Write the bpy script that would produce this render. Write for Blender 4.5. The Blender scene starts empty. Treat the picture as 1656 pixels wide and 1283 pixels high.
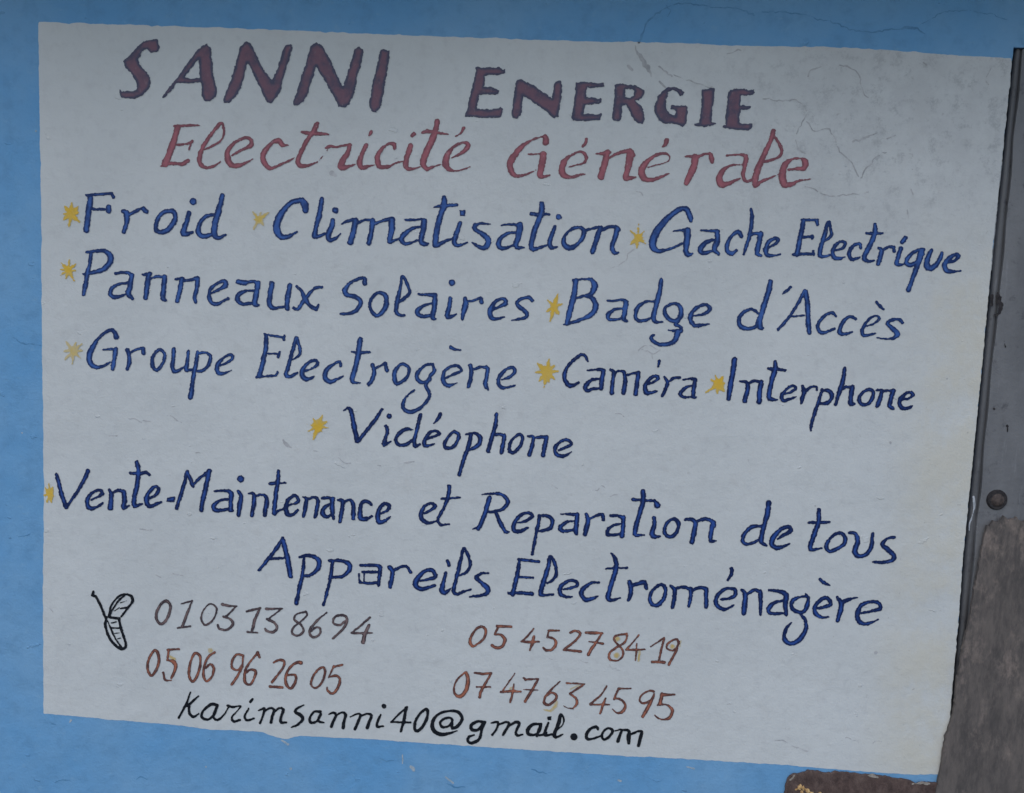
import bpy, bmesh, math, random
import numpy as np
from mathutils import Matrix, Vector

# ------------------------------------------------------------------ camera, sky, sun, exposure
scene = bpy.context.scene
col = scene.collection
BASE = 1.0                       # height of the sign's lower edge above the ground
CAM = Vector((0.8439347, -1.62276525, BASE + 0.77601229))
MC = ((0.9976460686, -0.0522649645, 0.0443925134),
      (0.0501494753, 0.1145585900, -0.9921498675),
      (0.0467691338, 0.9920406761, 0.1169099875))
cd = bpy.data.cameras.new('camera')
cd.sensor_width = 36.0
cd.lens = 35.944
cd.clip_start = 0.02
cd.clip_end = 500
cam = bpy.data.objects.new('camera', cd)
cam.matrix_world = Matrix(MC).to_4x4()
cam.matrix_world.translation = CAM
col.objects.link(cam)
scene.camera = cam

SUN_EL, SUN_AZ = math.radians(48), math.radians(200)   # azimuth measured from +Y, clockwise
world = bpy.data.worlds.new('World')
scene.world = world
world.use_nodes = True
wn = world.node_tree
sky = wn.nodes.new('ShaderNodeTexSky')
sky.sky_type = 'NISHITA'
sky.sun_disc = False
sky.sun_elevation = SUN_EL
sky.sun_rotation = SUN_AZ
sky.dust_density = 1.2
sky.ozone_density = 1.6
wn.links.new(sky.outputs[0], wn.nodes['Background'].inputs[0])
wn.nodes['Background'].inputs[1].default_value = 0.15
sl = bpy.data.lights.new('sun', 'SUN')
sl.energy = 0.6
sl.angle = math.radians(60)
sl.color = (1.0, 0.98, 0.95)
sun = bpy.data.objects.new('sun', sl)
d = Vector((math.sin(SUN_AZ) * math.cos(SUN_EL), math.cos(SUN_AZ) * math.cos(SUN_EL), math.sin(SUN_EL)))
sun.rotation_euler = d.to_track_quat('Z', 'Y').to_euler()
sun.location = d * 10
col.objects.link(sun)

vs = scene.view_settings
vs.view_transform = 'Standard'
vs.look = 'None'
vs.gamma = 1
vs.use_curve_mapping = False
vs.exposure = 0.20

# ------------------------------------------------------------------ measuring the wall
# the photographed wall is one plane; this rectifies a traced point to metres on it
HM = np.array([[0.0009933247849259065, -7.095177035367873e-06, -0.06133780546916834],
               [6.864968362547791e-05, -0.0010157351148686296, 1.1683685798196457],
               [2.9985956034795558e-05, -6.849820109942544e-05, 1.0]])
def rect(p):
    p = np.asarray(p, float).reshape(-1, 2)
    q = np.c_[p, np.ones(len(p))] @ HM.T
    q = q[:, :2] / q[:, 2:]
    q[:, 1] += BASE
    return q
def at(x, y, depth=0.0):
    """point of a surface standing `depth` metres behind the wall face"""
    X, Z = rect([(x, y)])[0]
    k = (depth - CAM.y) / (0 - CAM.y)
    return Vector((CAM.x + (X - CAM.x) * k, depth, CAM.z + (Z - CAM.z) * k))

# ------------------------------------------------------------------ object helpers
def tag(o, label=None, cat=None, group=None, kind=None):
    for k, v in (('label', label), ('category', cat), ('group', group), ('kind', kind)):
        if v: o[k] = v
    return o
def thing(name, loc, label, cat):
    o = bpy.data.objects.new(name, None)
    o.location = loc
    o.empty_display_size = 0.1
    col.objects.link(o)
    bpy.context.view_layer.update()
    return tag(o, label, cat)
def link_mesh(name, me, mat, parent=None):
    o = bpy.data.objects.new(name, me)
    if mat: me.materials.append(mat)
    col.objects.link(o)
    if parent:
        o.parent = parent
        r = parent
        off = Vector((0, 0, 0))
        while r:
            off += r.location
            r = r.parent
        o.location = -off if parent.parent is None else (0, 0, 0)
    return o
def bm_obj(name, bm, mat, parent=None, smooth=False):
    bmesh.ops.recalc_face_normals(bm, faces=bm.faces)
    me = bpy.data.meshes.new(name)
    bm.to_mesh(me)
    bm.free()
    if smooth:
        for p in me.polygons: p.use_smooth = True
    return link_mesh(name, me, mat, parent)

# ------------------------------------------------------------------ materials
def N(nt, t, **kw):
    n = nt.nodes.new(t)
    for k, v in kw.items():
        setattr(n, k, v)
    return n
def noise(nt, pos, scale, detail=4, rough=0.55, stretch=None):
    if stretch:
        m = N(nt, 'ShaderNodeVectorMath', operation='MULTIPLY')
        nt.links.new(pos, m.inputs[0])
        m.inputs[1].default_value = stretch
        pos = m.outputs[0]
    n = N(nt, 'ShaderNodeTexNoise')
    n.inputs['Scale'].default_value = scale
    n.inputs['Detail'].default_value = detail
    n.inputs['Roughness'].default_value = rough
    nt.links.new(pos, n.inputs['Vector'])
    return n.outputs['Fac']
def ramp(nt, fac, a, b, lo=0.0, hi=1.0):
    n = N(nt, 'ShaderNodeMapRange', interpolation_type='SMOOTHSTEP')
    n.inputs[1].default_value = a
    n.inputs[2].default_value = b
    n.inputs[3].default_value = lo
    n.inputs[4].default_value = hi
    nt.links.new(fac, n.inputs[0])
    return n.outputs[0]
def math_(nt, op, a, b):
    n = N(nt, 'ShaderNodeMath', operation=op)
    for i, v in enumerate((a, b)):
        if hasattr(v, 'links'): nt.links.new(v, n.inputs[i])
        else: n.inputs[i].default_value = v
    return n.outputs[0]
def mix(nt, fac, a, b):
    n = N(nt, 'ShaderNodeMix', data_type='RGBA')
    for i, v in ((0, fac), (6, a), (7, b)):
        if hasattr(v, 'links'): nt.links.new(v, n.inputs[i])
        elif i == 0: n.inputs[0].default_value = v
        else: n.inputs[i].default_value = (*v, 1)
    return n.outputs[2]
def new_mat(name, rough=0.85):
    m = bpy.data.materials.new(name)
    m.use_nodes = True
    nt = m.node_tree
    b = nt.nodes['Principled BSDF']
    b.inputs['Roughness'].default_value = rough
    b.inputs['Specular IOR Level'].default_value = 0.25
    g = N(nt, 'ShaderNodeNewGeometry')
    return m, nt, b, g.outputs['Position']
def plaster_relief(nt, b, pos, k=1.0):
    """trowelled render: fine grain, soft waves and sparse little lips"""
    fine = noise(nt, pos, 260, 3, 0.6)
    med = noise(nt, pos, 48, 4, 0.5, (1, 1, 1.1))
    wave = noise(nt, pos, 9, 4, 0.5)
    lip = ramp(nt, noise(nt, pos, 30, 3, 0.55, (0.85, 1, 1.5)), 0.69, 0.72)
    h = math_(nt, 'ADD', math_(nt, 'MULTIPLY', fine, 0.0006), math_(nt, 'MULTIPLY', med, 0.0011))
    h = math_(nt, 'ADD', h, math_(nt, 'MULTIPLY', wave, 0.006))
    h = math_(nt, 'ADD', h, math_(nt, 'MULTIPLY', lip, 0.0007))
    bp = N(nt, 'ShaderNodeBump')
    bp.inputs['Strength'].default_value = 0.8 * k
    bp.inputs['Distance'].default_value = 1.0
    nt.links.new(h, bp.inputs['Height'])
    nt.links.new(bp.outputs[0], b.inputs['Normal'])

def mat_blue():
    m, nt, b, pos = new_mat('blue_wall_paint', 0.8)
    c = mix(nt, ramp(nt, noise(nt, pos, 3.2, 5, 0.6), 0.35, 0.68), (0.135, 0.345, 0.600), (0.190, 0.385, 0.600))
    c = mix(nt, ramp(nt, noise(nt, pos, 30, 5, 0.65), 0.46, 0.72, 0, 0.5), c, (0.120, 0.280, 0.470))
    c = mix(nt, ramp(nt, noise(nt, pos, 48, 5, 0.7, (1, 1, 1.6)), 0.57, 0.72, 0, 0.34), c, (0.25, 0.43, 0.59))
    c = mix(nt, ramp(nt, noise(nt, pos, 85, 3, 0.6), 0.70, 0.76, 0, 0.35), c, (0.075, 0.19, 0.34))
    nt.links.new(c, b.inputs['Base Color'])
    plaster_relief(nt, b, pos, 1.35)
    return m
def mat_white():
    m, nt, b, pos = new_mat('white_sign_paint', 0.75)
    c = mix(nt, ramp(nt, noise(nt, pos, 3.5, 5, 0.6), 0.3, 0.72), (0.575, 0.597, 0.588), (0.628, 0.648, 0.636))
    c = mix(nt, ramp(nt, noise(nt, pos, 55, 5, 0.65), 0.48, 0.74, 0, 0.34), c, (0.46, 0.47, 0.47))
    c = mix(nt, ramp(nt, noise(nt, pos, 17, 6, 0.7, (1, 1, 1.3)), 0.54, 0.72, 0, 0.32), c, (0.50, 0.50, 0.48))
    # yellowed, scuffed zone along the door side and grime in the upper right corner
    sx = N(nt, 'ShaderNodeSeparateXYZ')
    nt.links.new(pos, sx.inputs[0])
    g = math_(nt, 'MULTIPLY', ramp(nt, sx.outputs[0], 0.85, 1.35), ramp(nt, sx.outputs[2], BASE + 0.72, BASE + 1.05))
    broad = math_(nt, 'MULTIPLY', g, ramp(nt, noise(nt, pos, 10, 8, 0.75), 0.38, 0.66, 0.15, 0.55))
    c = mix(nt, broad, c, (0.455, 0.465, 0.468))
    specks = math_(nt, 'MULTIPLY', g, ramp(nt, noise(nt, pos, 34, 9, 0.82), 0.50, 0.64, 0, 0.75))
    c = mix(nt, specks, c, (0.365, 0.38, 0.385))
    e = math_(nt, 'MULTIPLY', ramp(nt, sx.outputs[0], 1.34, 1.46), ramp(nt, noise(nt, pos, 9, 6, 0.7), 0.34, 0.62, 0.05, 0.7))
    e = math_(nt, 'MULTIPLY', e, ramp(nt, sx.outputs[2], BASE + 0.72, BASE + 0.95, 1, 0.0))
    c = mix(nt, e, c, (0.60, 0.57, 0.47))
    spk = math_(nt, 'MULTIPLY', ramp(nt, sx.outputs[0], 0.7, 1.45, 0.15, 1), ramp(nt, noise(nt, pos, 75, 4, 0.6), 0.66, 0.74, 0, 0.6))
    c = mix(nt, spk, c, (0.34, 0.33, 0.32))
    nt.links.new(c, b.inputs['Base Color'])
    plaster_relief(nt, b, pos)
    return m
def mat_paint(name, edge, fill, e0=0.3, e1=2.6, pale=0.16):
    """brush lettering: a darker outline coat round a lighter filling coat"""
    m, nt, b, pos = new_mat(name, 0.6)
    at_ = N(nt, 'ShaderNodeAttribute', attribute_name='inset')
    dep = math_(nt, 'ADD', at_.outputs['Fac'], math_(nt, 'MULTIPLY', math_(nt, 'SUBTRACT', noise(nt, pos, 190, 3, 0.6), 0.5), 3.0))
    dep = math_(nt, 'ADD', dep, math_(nt, 'MULTIPLY', math_(nt, 'SUBTRACT', noise(nt, pos, 55, 2, 0.5), 0.5), 6.0))
    c = mix(nt, ramp(nt, dep, e0, e1), edge, fill)
    c = mix(nt, ramp(nt, noise(nt, pos, 42, 3, 0.6), 0.42, 0.72, 0, 0.75), c, edge)
    c = mix(nt, ramp(nt, noise(nt, pos, 330, 3, 0.7, (1, 1, 0.45)), 0.60, 0.74, 0, pale * 2), c, (0.45, 0.46, 0.46))
    nt.links.new(c, b.inputs['Base Color'])
    plaster_relief(nt, b, pos)
    return m
def mat_plain(name, a, c2, scale, rough=0.8, lo=0.35, hi=0.65, stretch=None, relief=True):
    m, nt, b, pos = new_mat(name, rough)
    c = mix(nt, ramp(nt, noise(nt, pos, scale, 6, 0.65, stretch), lo, hi), a, c2)
    nt.links.new(c, b.inputs['Base Color'])
    if relief: plaster_relief(nt, b, pos)
    return m
def mat_steel(name='grey_steel', k=1.0):
    m, nt, b, pos = new_mat(name, 0.55)
    c = mix(nt, ramp(nt, noise(nt, pos, 14, 5, 0.6, (1, 1, 0.35)), 0.3, 0.7), (0.150 * k, 0.152 * k, 0.158 * k), (0.205 * k, 0.207 * k, 0.212 * k))
    c = mix(nt, ramp(nt, noise(nt, pos, 38, 7, 0.75), 0.55, 0.70, 0, 0.65), c, (0.06, 0.06, 0.068))
    c = mix(nt, ramp(nt, noise(nt, pos, 120, 3, 0.6, (1, 1, 0.12)), 0.60, 0.74, 0, 0.5), c, (0.26, 0.26, 0.27))
    nt.links.new(c, b.inputs['Base Color'])
    b.inputs['Metallic'].default_value = 0.15
    bp = N(nt, 'ShaderNodeBump')
    bp.inputs['Strength'].default_value = 0.5
    nt.links.new(math_(nt, 'MULTIPLY', noise(nt, pos, 90, 4, 0.6), 0.002), bp.inputs['Height'])
    bp.inputs['Distance'].default_value = 1.0
    nt.links.new(bp.outputs[0], b.inputs['Normal'])
    return m
def mat_wood(name, dark, mid, light, sc=1.0, st=0.12):
    m, nt, b, pos = new_mat(name, 0.9)
    grain = noise(nt, pos, 60 * sc, 8, 0.75, (1, 1, st))
    c = mix(nt, ramp(nt, grain, 0.32, 0.66), dark, mid)
    c = mix(nt, ramp(nt, noise(nt, pos, 26 * sc, 7, 0.75, (1, 1, 0.55)), 0.48, 0.70, 0, 0.75), c, light)
    c = mix(nt, ramp(nt, noise(nt, pos, 9 * sc, 4, 0.6, (1, 1, 0.5)), 0.50, 0.66, 0, 0.6), c, dark)
    nt.links.new(c, b.inputs['Base Color'])
    bp = N(nt, 'ShaderNodeBump')
    bp.inputs['Strength'].default_value = 0.7
    bp.inputs['Distance'].default_value = 1.0
    nt.links.new(math_(nt, 'MULTIPLY', grain, 0.004), bp.inputs['Height'])
    nt.links.new(bp.outputs[0], b.inputs['Normal'])
    return m

M = {
 'blue': mat_blue(), 'white': mat_white(), 'steel': mat_steel(), 'dark_steel': mat_steel('dark_steel', 0.72),
 'navy': mat_paint('navy_lettering', (0.009, 0.030, 0.120), (0.042, 0.116, 0.365), 1.3, 3.7, 0.07),
 'deep_navy': mat_paint('deep_navy_lettering', (0.004, 0.016, 0.080), (0.023, 0.075, 0.305), 1.5, 3.9, 0.05),
 'maroon': mat_paint('maroon_lettering', (0.070, 0.074, 0.120), (0.190, 0.102, 0.136), 1.2, 6.0, 0.10),
 'red': mat_paint('red_lettering', (0.215, 0.080, 0.098), (0.400, 0.130, 0.155), 0.7, 4.0, 0.20),
 'brown': mat_paint('brown_lettering', (0.105, 0.046, 0.042), (0.390, 0.140, 0.085), 0.4, 2.5, 0.16),
 'umber': mat_paint('umber_lettering', (0.058, 0.042, 0.050), (0.200, 0.135, 0.130), 0.3, 2.4, 0.20),
 'black': mat_paint('black_lettering', (0.004, 0.006, 0.011), (0.006, 0.009, 0.015), 0.3, 2.4, 0.05),
 'yellow': mat_paint('yellow_paint', (0.620, 0.440, 0.110), (0.720, 0.450, 0.045), 0.2, 3.0, 0.12),
 'pale_yellow': mat_paint('faded_yellow_paint', (0.590, 0.490, 0.270), (0.640, 0.460, 0.110), 0.2, 3.5, 0.30),
 'ochre': mat_paint('ochre_smear', (0.55, 0.48, 0.33), (0.56, 0.40, 0.12), 0.4, 3.0, 0.4),
 'faint': mat_plain('faint_crack', (0.40, 0.405, 0.41), (0.53, 0.53, 0.53), 60),
 'crack': mat_plain('grey_crack', (0.34, 0.345, 0.35), (0.50, 0.50, 0.50), 60),
 'blue_lip': mat_plain('blue_lip', (0.085, 0.235, 0.42), (0.13, 0.31, 0.51), 60),
 'blue_crack': mat_plain('blue_crack', (0.095, 0.240, 0.425), (0.135, 0.315, 0.520), 60),
 'rust': mat_plain('rusty_bolt', (0.050, 0.040, 0.037), (0.105, 0.080, 0.070), 180, 0.7, relief=False),
 'dark_rust': mat_plain('dark_washer', (0.020, 0.018, 0.020), (0.045, 0.040, 0.040), 180, 0.7, relief=False),
 'chip': mat_plain('bare_plaster_chip', (0.24, 0.36, 0.46), (0.46, 0.50, 0.52), 240),
 'crumb': mat_plain('cream_plaster', (0.24, 0.21, 0.18), (0.40, 0.36, 0.31), 200, relief=False),
 'scuff': mat_plain('worn_grey_paint', (0.15, 0.155, 0.165), (0.36, 0.37, 0.39), 90, lo=0.45, hi=0.62, relief=False),
 'drip': mat_plain('dried_white_drip', (0.32, 0.34, 0.36), (0.52, 0.54, 0.56), 120, 0.6, relief=False),
 'plank': mat_wood('weathered_plank', (0.084, 0.076, 0.072), (0.158, 0.136, 0.122), (0.300, 0.240, 0.205), 1.0, 0.3),
 'beam': mat_wood('dark_beam', (0.070, 0.047, 0.042), (0.130, 0.088, 0.076), (0.190, 0.138, 0.116), 1.6, 0.8),
 'splinter': mat_plain('fresh_wood', (0.45, 0.26, 0.10), (0.72, 0.50, 0.24), 200, 0.9, relief=False),
 'earth': mat_plain('bare_earth', (0.045, 0.042, 0.040), (0.075, 0.070, 0.064), 3, 0.95, relief=False),
 'roof': mat_plain('shade_eave_metal', (0.16, 0.15, 0.15), (0.28, 0.27, 0.26), 4, 0.6, relief=False),
}

# ------------------------------------------------------------------ brush strokes to paint films
rng = np.random.default_rng(7)
def lattice_noise(xs, ys, cell):
    gx, gy = xs / cell, ys / cell
    x0, y0 = np.floor(gx).astype(int), np.floor(gy).astype(int)
    tab = rng.uniform(-1, 1, (y0.max() - y0.min() + 3, x0.max() - x0.min() + 3))
    fx, fy = gx - x0, gy - y0
    fx, fy = fx * fx * (3 - 2 * fx), fy * fy * (3 - 2 * fy)
    x0 = x0 - x0.min(); y0 = y0 - y0.min()
    X0, Y0 = np.meshgrid(x0, y0); FX, FY = np.meshgrid(fx, fy)
    return ((tab[Y0, X0] * (1 - FX) + tab[Y0, X0 + 1] * FX) * (1 - FY) +
            (tab[Y0 + 1, X0] * (1 - FX) + tab[Y0 + 1, X0 + 1] * FX) * FY)
def catmull(pts, closed):
    P = np.asarray(pts, float)
    n = len(P)
    out = []
    segs = n if closed else n - 1
    for i in range(segs):
        if closed:
            p0, p1, p2, p3 = P[i - 1], P[i], P[(i + 1) % n], P[(i + 2) % n]
        else:
            p1, p2 = P[i], P[i + 1]
            p0 = P[i - 1] if i else 2 * p1 - p2
            p3 = P[i + 2] if i + 2 < n else 2 * p2 - p1
        L = np.hypot(*(p2 - p1)[:2])
        k = max(2, int(L / 2.5))
        t = np.linspace(0, 1, k, endpoint=False)[:, None]
        q = 0.5 * (2 * p1 + (p2 - p0) * t + (2 * p0 - 5 * p1 + 4 * p2 - p3) * t ** 2 + (3 * p1 - p0 - 3 * p2 + p3) * t ** 3)
        q[:, 2] = (p1[2] + (p2[2] - p1[2]) * t[:, 0])
        out.append(q)
    out.append(P[:1] if closed else P[-1:])
    return np.concatenate(out)
def parse(src):
    """lines: T ox oy scale | s/o/l/d/p points ; returns strokes in photograph units"""
    ox = oy = 0.0
    sc = 1.0
    res = []
    for line in src.strip().splitlines():
        for cmd in line.split(';'):
            tok = cmd.split()
            if not tok: continue
            if tok[0] == 'T':
                ox, oy, sc = map(float, tok[1:4])
                continue
            pts, w = [], 20.0
            for t in tok[1:]:
                v = [float(a) for a in t.split(',')]
                if len(v) > 2: w = v[2]
                pts.append((ox + v[0] / sc, oy + v[1] / sc, w / sc / 2))
            k = tok[0]
            if k == 'p' or k == 'h':
                res.append((k, np.array(pts)[:, :2]))
            elif k == 'd':
                res.append(('s', np.array(pts + [(pts[0][0] + .3, pts[0][1] + .3, pts[0][2])])))
            elif k == 'l':
                res.append(('s', np.array(pts)))
            else:
                res.append(('s', catmull(pts, k == 'o')))
    return res
def poly_sdf(P, X, Y):
    d2 = np.full(X.shape, 1e9)
    inside = np.zeros(X.shape, bool)
    n = len(P)
    for i in range(n):
        a, b = P[i], P[(i + 1) % n]
        e = b - a
        t = np.clip(((X - a[0]) * e[0] + (Y - a[1]) * e[1]) / (e @ e + 1e-9), 0, 1)
        d2 = np.minimum(d2, (X - a[0] - t * e[0]) ** 2 + (Y - a[1] - t * e[1]) ** 2)
        c = ((a[1] > Y) != (b[1] > Y)) & (X < (b[0] - a[0]) * (Y - a[1]) / (b[1] - a[1] + 1e-12) + a[0])
        inside ^= c
    d = np.sqrt(d2)
    return np.where(inside, -d, d)
def film(name, strokes, mat, parent, lift, rag=0.55, grow=0.0, step=0.9, label=None):
    """one thin film of paint covering all the strokes, with brushed ragged edges"""
    lo = np.min([s[1][:, :2].min(0) for s in strokes], 0) - 12
    hi = np.max([s[1][:, :2].max(0) for s in strokes], 0) + 12
    xs = np.arange(lo[0], hi[0], step)
    ys = np.arange(lo[1], hi[1], step)
    D = np.full((len(ys), len(xs)), 30.0)
    for k, P in strokes:
        r = P[:, 2].max() if k == 's' else 0
        a = P[:, :2].min(0) - r - 8
        b = P[:, :2].max(0) + r + 8
        i0, i1 = np.searchsorted(xs, (a[0], b[0]))
        j0, j1 = np.searchsorted(ys, (a[1], b[1]))
        X, Y = np.meshgrid(xs[i0:i1], ys[j0:j1])
        if k == 's':
            S = np.full(X.shape, 30.0)
            for q in range(len(P) - 1):
                p1, p2 = P[q], P[q + 1]
                e = p2[:2] - p1[:2]
                t = np.clip(((X - p1[0]) * e[0] + (Y - p1[1]) * e[1]) / (e @ e + 1e-9), 0, 1)
                S = np.minimum(S, np.hypot(X - p1[0] - t * e[0], Y - p1[1] - t * e[1]) - (p1[2] + (p2[2] - p1[2]) * t))
        else:
            S = poly_sdf(P, X, Y)
        if k == 'h':
            D[j0:j1, i0:i1] = np.maximum(D[j0:j1, i0:i1], -S)
        else:
            D[j0:j1, i0:i1] = np.minimum(D[j0:j1, i0:i1], S)
    D = D - grow
    E = D + rag * lattice_noise(xs, ys, 2.3) + rag * 0.9 * lattice_noise(xs, ys, 6.5)
    E[0] = E[-1] = 5
    E[:, 0] = E[:, -1] = 5
    E[E == 0] = 1e-4
    ny, nx = E.shape
    ins = E < 0
    vid, VX, VY, VD = {}, [], [], []
    def corner(j, i):
        k = (j, i, 0)
        if k not in vid:
            vid[k] = len(VX)
            VX.append(xs[i]); VY.append(ys[j]); VD.append(-D[j, i])
        return vid[k]
    def cut(j, i, h):
        k = (j, i, h)
        if k not in vid:
            j2, i2 = (j, i + 1) if h == 1 else (j + 1, i)
            t = E[j, i] / (E[j, i] - E[j2, i2])
            vid[k] = len(VX)
            VX.append(xs[i] + (xs[i2] - xs[i]) * t); VY.append(ys[j] + (ys[j2] - ys[j]) * t); VD.append(0.0)
        return vid[k]
    cnt = ins[:-1, :-1].astype(int) + ins[:-1, 1:] + ins[1:, :-1] + ins[1:, 1:]
    faces = []
    for j, i in np.argwhere(cnt > 0):
        c = [(j, i), (j, i + 1), (j + 1, i + 1), (j + 1, i)]
        s = [ins[a] for a in c]
        if cnt[j, i] == 4:
            faces.append([corner(*a) for a in c])
            continue
        edges = [(j, i, 1), (j, i + 1, 2), (j + 1, i, 1), (j, i, 2)]
        ring = []
        if cnt[j, i] == 2 and s[0] == s[2]:
            for q in range(4):
                if s[q]:
                    faces.append([cut(*edges[q - 1]), corner(*c[q]), cut(*edges[q])])
            continue
        for q in range(4):
            if s[q]: ring.append(corner(*c[q]))
            if s[q] != s[(q + 1) % 4]: ring.append(cut(*edges[q]))
        faces.append(ring)
    W = rect(np.c_[VX, VY])
    me = bpy.data.meshes.new(name)
    me.from_pydata([(w[0], -lift, w[1]) for w in W], [], [f[::-1] for f in faces])
    at_ = me.attributes.new('inset', 'FLOAT', 'POINT')
    at_.data.foreach_set('value', np.clip(np.array(VD, np.float32), 0, 30))
    me.update()
    if me.polygons and me.polygons[0].normal.y > 0: me.flip_normals()
    o = link_mesh(name, me, mat, parent)
    if label: o['label'] = label
    return o
def marks(name, strokes, mat, parent, lift, rag):
    """every crack, chip or smear is a part of its own; each lies a hair above the one before"""
    for k, (kind, P) in enumerate(strokes):
        P = P.copy()
        if len(P) > 8:
            n = len(P)
            for cell, amp in ((8, 2.4), (2, 1.5)):
                m = n // cell + 3
                for ax in (0, 1):
                    P[:, ax] += amp * np.interp(np.arange(n) / cell, np.arange(m), rng.uniform(-1, 1, m))
            m = n // 4 + 3
            P[:, 2] *= np.interp(np.arange(n) / 4, np.arange(m), rng.uniform(0.6, 1.4, m))
        st = (kind, P)
        film(name, [st], mat, parent, lift + (k % 6) * 0.00003, rag)
def jag(pts, step=4.0, amp=0.7, seed=1):
    """resample an outline and roughen it"""
    r = random.Random(seed)
    out = []
    for (x0, y0), (x1, y1) in zip(pts[:-1], pts[1:]):
        n = max(1, int(math.hypot(x1 - x0, y1 - y0) / step))
        for k in range(n):
            t = k / n
            a = amp if r.random() > .12 else amp * 2.2
            out.append((x0 + (x1 - x0) * t + r.uniform(-a, a), y0 + (y1 - y0) * t + r.uniform(-a, a)))
    out.append(pts[-1])
    return out
def slab(name, front, depth, mat, parent=None, bevel=0.0):
    """solid with a traced front outline (list of 3D points) and real thickness"""
    bm = bmesh.new()
    fv = [bm.verts.new(p) for p in front]
    f = bm.faces.new(fv)
    ext = bmesh.ops.extrude_face_region(bm, geom=[f])
    bmesh.ops.translate(bm, verts=[v for v in ext['geom'] if isinstance(v, bmesh.types.BMVert)], vec=(0, depth, 0))
    bmesh.ops.triangulate(bm, faces=[q for q in bm.faces if len(q.verts) > 4])
    if bevel:
        bm.normal_update()
        es = [e for e in bm.edges if len(e.link_faces) == 2 and e.calc_face_angle(0) > 0.6]
        bmesh.ops.bevel(bm, geom=es, offset=bevel, segments=2, affect='EDGES', profile=0.5)
    return bm_obj(name, bm, mat, parent)

# ------------------------------------------------------------------ the setting: ground, wall, and an eave added for its shade
bm = bmesh.new()
bmesh.ops.create_grid(bm, x_segments=1, y_segments=1, size=60)
tag(bm_obj('ground', bm, M['earth']), kind='structure')

EDGE = [(1639, 77), (1636, 100), (1629, 170), (1621, 250), (1613, 325), (1606, 395), (1597, 490), (1587, 600), (1577, 700),
        (1567, 800), (1563, 840), (1557, 900), (1550, 1000), (1541, 1100), (1533, 1190), (1526, 1240), (1521, 1290)]
edge_j = jag(EDGE, 5, 0.6, 3)
wall = thing('blue_wall', (0.5, 0, 0), 'sky blue painted plaster wall around the white sign, hairline cracks above it', 'wall')
wall['kind'] = 'thing'
ep = [at(*p) for p in edge_j]
foot = ep[-1] + (ep[-1] - ep[0]) * (ep[-1].z / (ep[0].z - ep[-1].z))
top_z = BASE + 1.50
front = [Vector((-1.6, 0, 0)), Vector((-1.6, 0, top_z)), Vector((2.9, 0, top_z)), Vector((2.9, 0, ep[0].z + 0.004)),
         Vector((2.2, 0, ep[0].z + 0.001))] + ep + [Vector((foot.x, 0, 0))]
slab('plaster', front, 0.16, M['blue'], wall)
eave = thing('shade_eave', (0.5, -0.3, top_z), 'unseen corrugated eave added above the sign to shade the top of the wall', 'roof')  # out of view; added and sized to darken the wall towards its top
eave['kind'] = 'thing'
bm = bmesh.new()
n = 120
rows = []
for k in range(n + 1):
    x = -1.9 + 5.1 * k / n
    dz = 0.018 * math.sin(k * math.pi / 1.5)
    rows.append([bm.verts.new((x, 0.35, top_z + 0.10 + dz)), bm.verts.new((x, -0.40, top_z - 0.02 + dz)),
                 bm.verts.new((x, 0.35, top_z + 0.101 + dz)), bm.verts.new((x, -0.40, top_z - 0.019 + dz))])
for a, b in zip(rows[:-1], rows[1:]):
    bm.faces.new((a[0], b[0], b[1], a[1]))
    bm.faces.new((a[2], a[3], b[3], b[2]))
    bm.faces.new((a[1], b[1], b[3], a[3]))
bm_obj('shade_sheet', bm, M['roof'], eave)
bm = bmesh.new()
bmesh.ops.create_cube(bm, size=1, matrix=Matrix.Translation((0.65, -0.36, top_z - 0.075)) @ Matrix.Diagonal((5.0, 0.05, 0.07, 1)))
bm_obj('shade_purlin', bm, M['plank'], eave)  # front bar of the added eave, also out of view

CR = 'T 900 0 2.19\n'
marks('crack', parse(CR + '''s 290,150,7 320,80,5 390,25,4 470,10,4 560,30,3 640,30,3 700,60,4
s 700,45,2.5 830,50,3 960,80,3 1060,108,4 1230,105,4 ; s 1225,104,8 1248,98,12 1272,104,5 1300,120,3
s 1290,90,3 1370,45,3 1480,40,2.5 1600,70,2.5 ; s 390,20,3 405,40,3 395,60,2'''), M['blue_crack'], wall, 0.0003, 0.35)
marks('crack', parse('''T 0 0 1
s 80,1168,1 86,1171,2.5 92,1172,1 ; s 612,1226,1 625,1230,2 640,1229,1 ; s 720,1268,1 735,1272,2.5 752,1271,1
s 20,548,1 40,556,1.6 66,560,1 ; s 30,868,1 44,866,2 50,862,1 ; s 90,1266,1 102,1262,2.4 112,1264,1
s 218,1262,1 226,1255,2 236,1262,1 ; s 860,1246,1 872,1249,1.8 890,1248,1 ; s 1040,1255,1 1060,1262,1.8 1075,1260,1'''), M['blue_lip'], wall, 0.0003, 0.3)
marks('paint_chip', parse('''T 0 0 1
s 664,1240,5 668,1243,6 669,1246,4 ; s 1000,1262,3 1004,1263,3 ; s 651,1220,1.6 651,1235,1.6 ; d 470,1243,3.4 ; s 113,1168,1 115,1165,4
s 1110,1240,2 1122,1243,3 ; d 333,1240,2.6 ; s 720,1256,1.5 732,1266,3 ; s 455,1197,2 466,1204,3 ; d 58,212,2.5 ; d 35,700,2.5'''), M['chip'], wall, 0.0003, 0.5)

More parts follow.
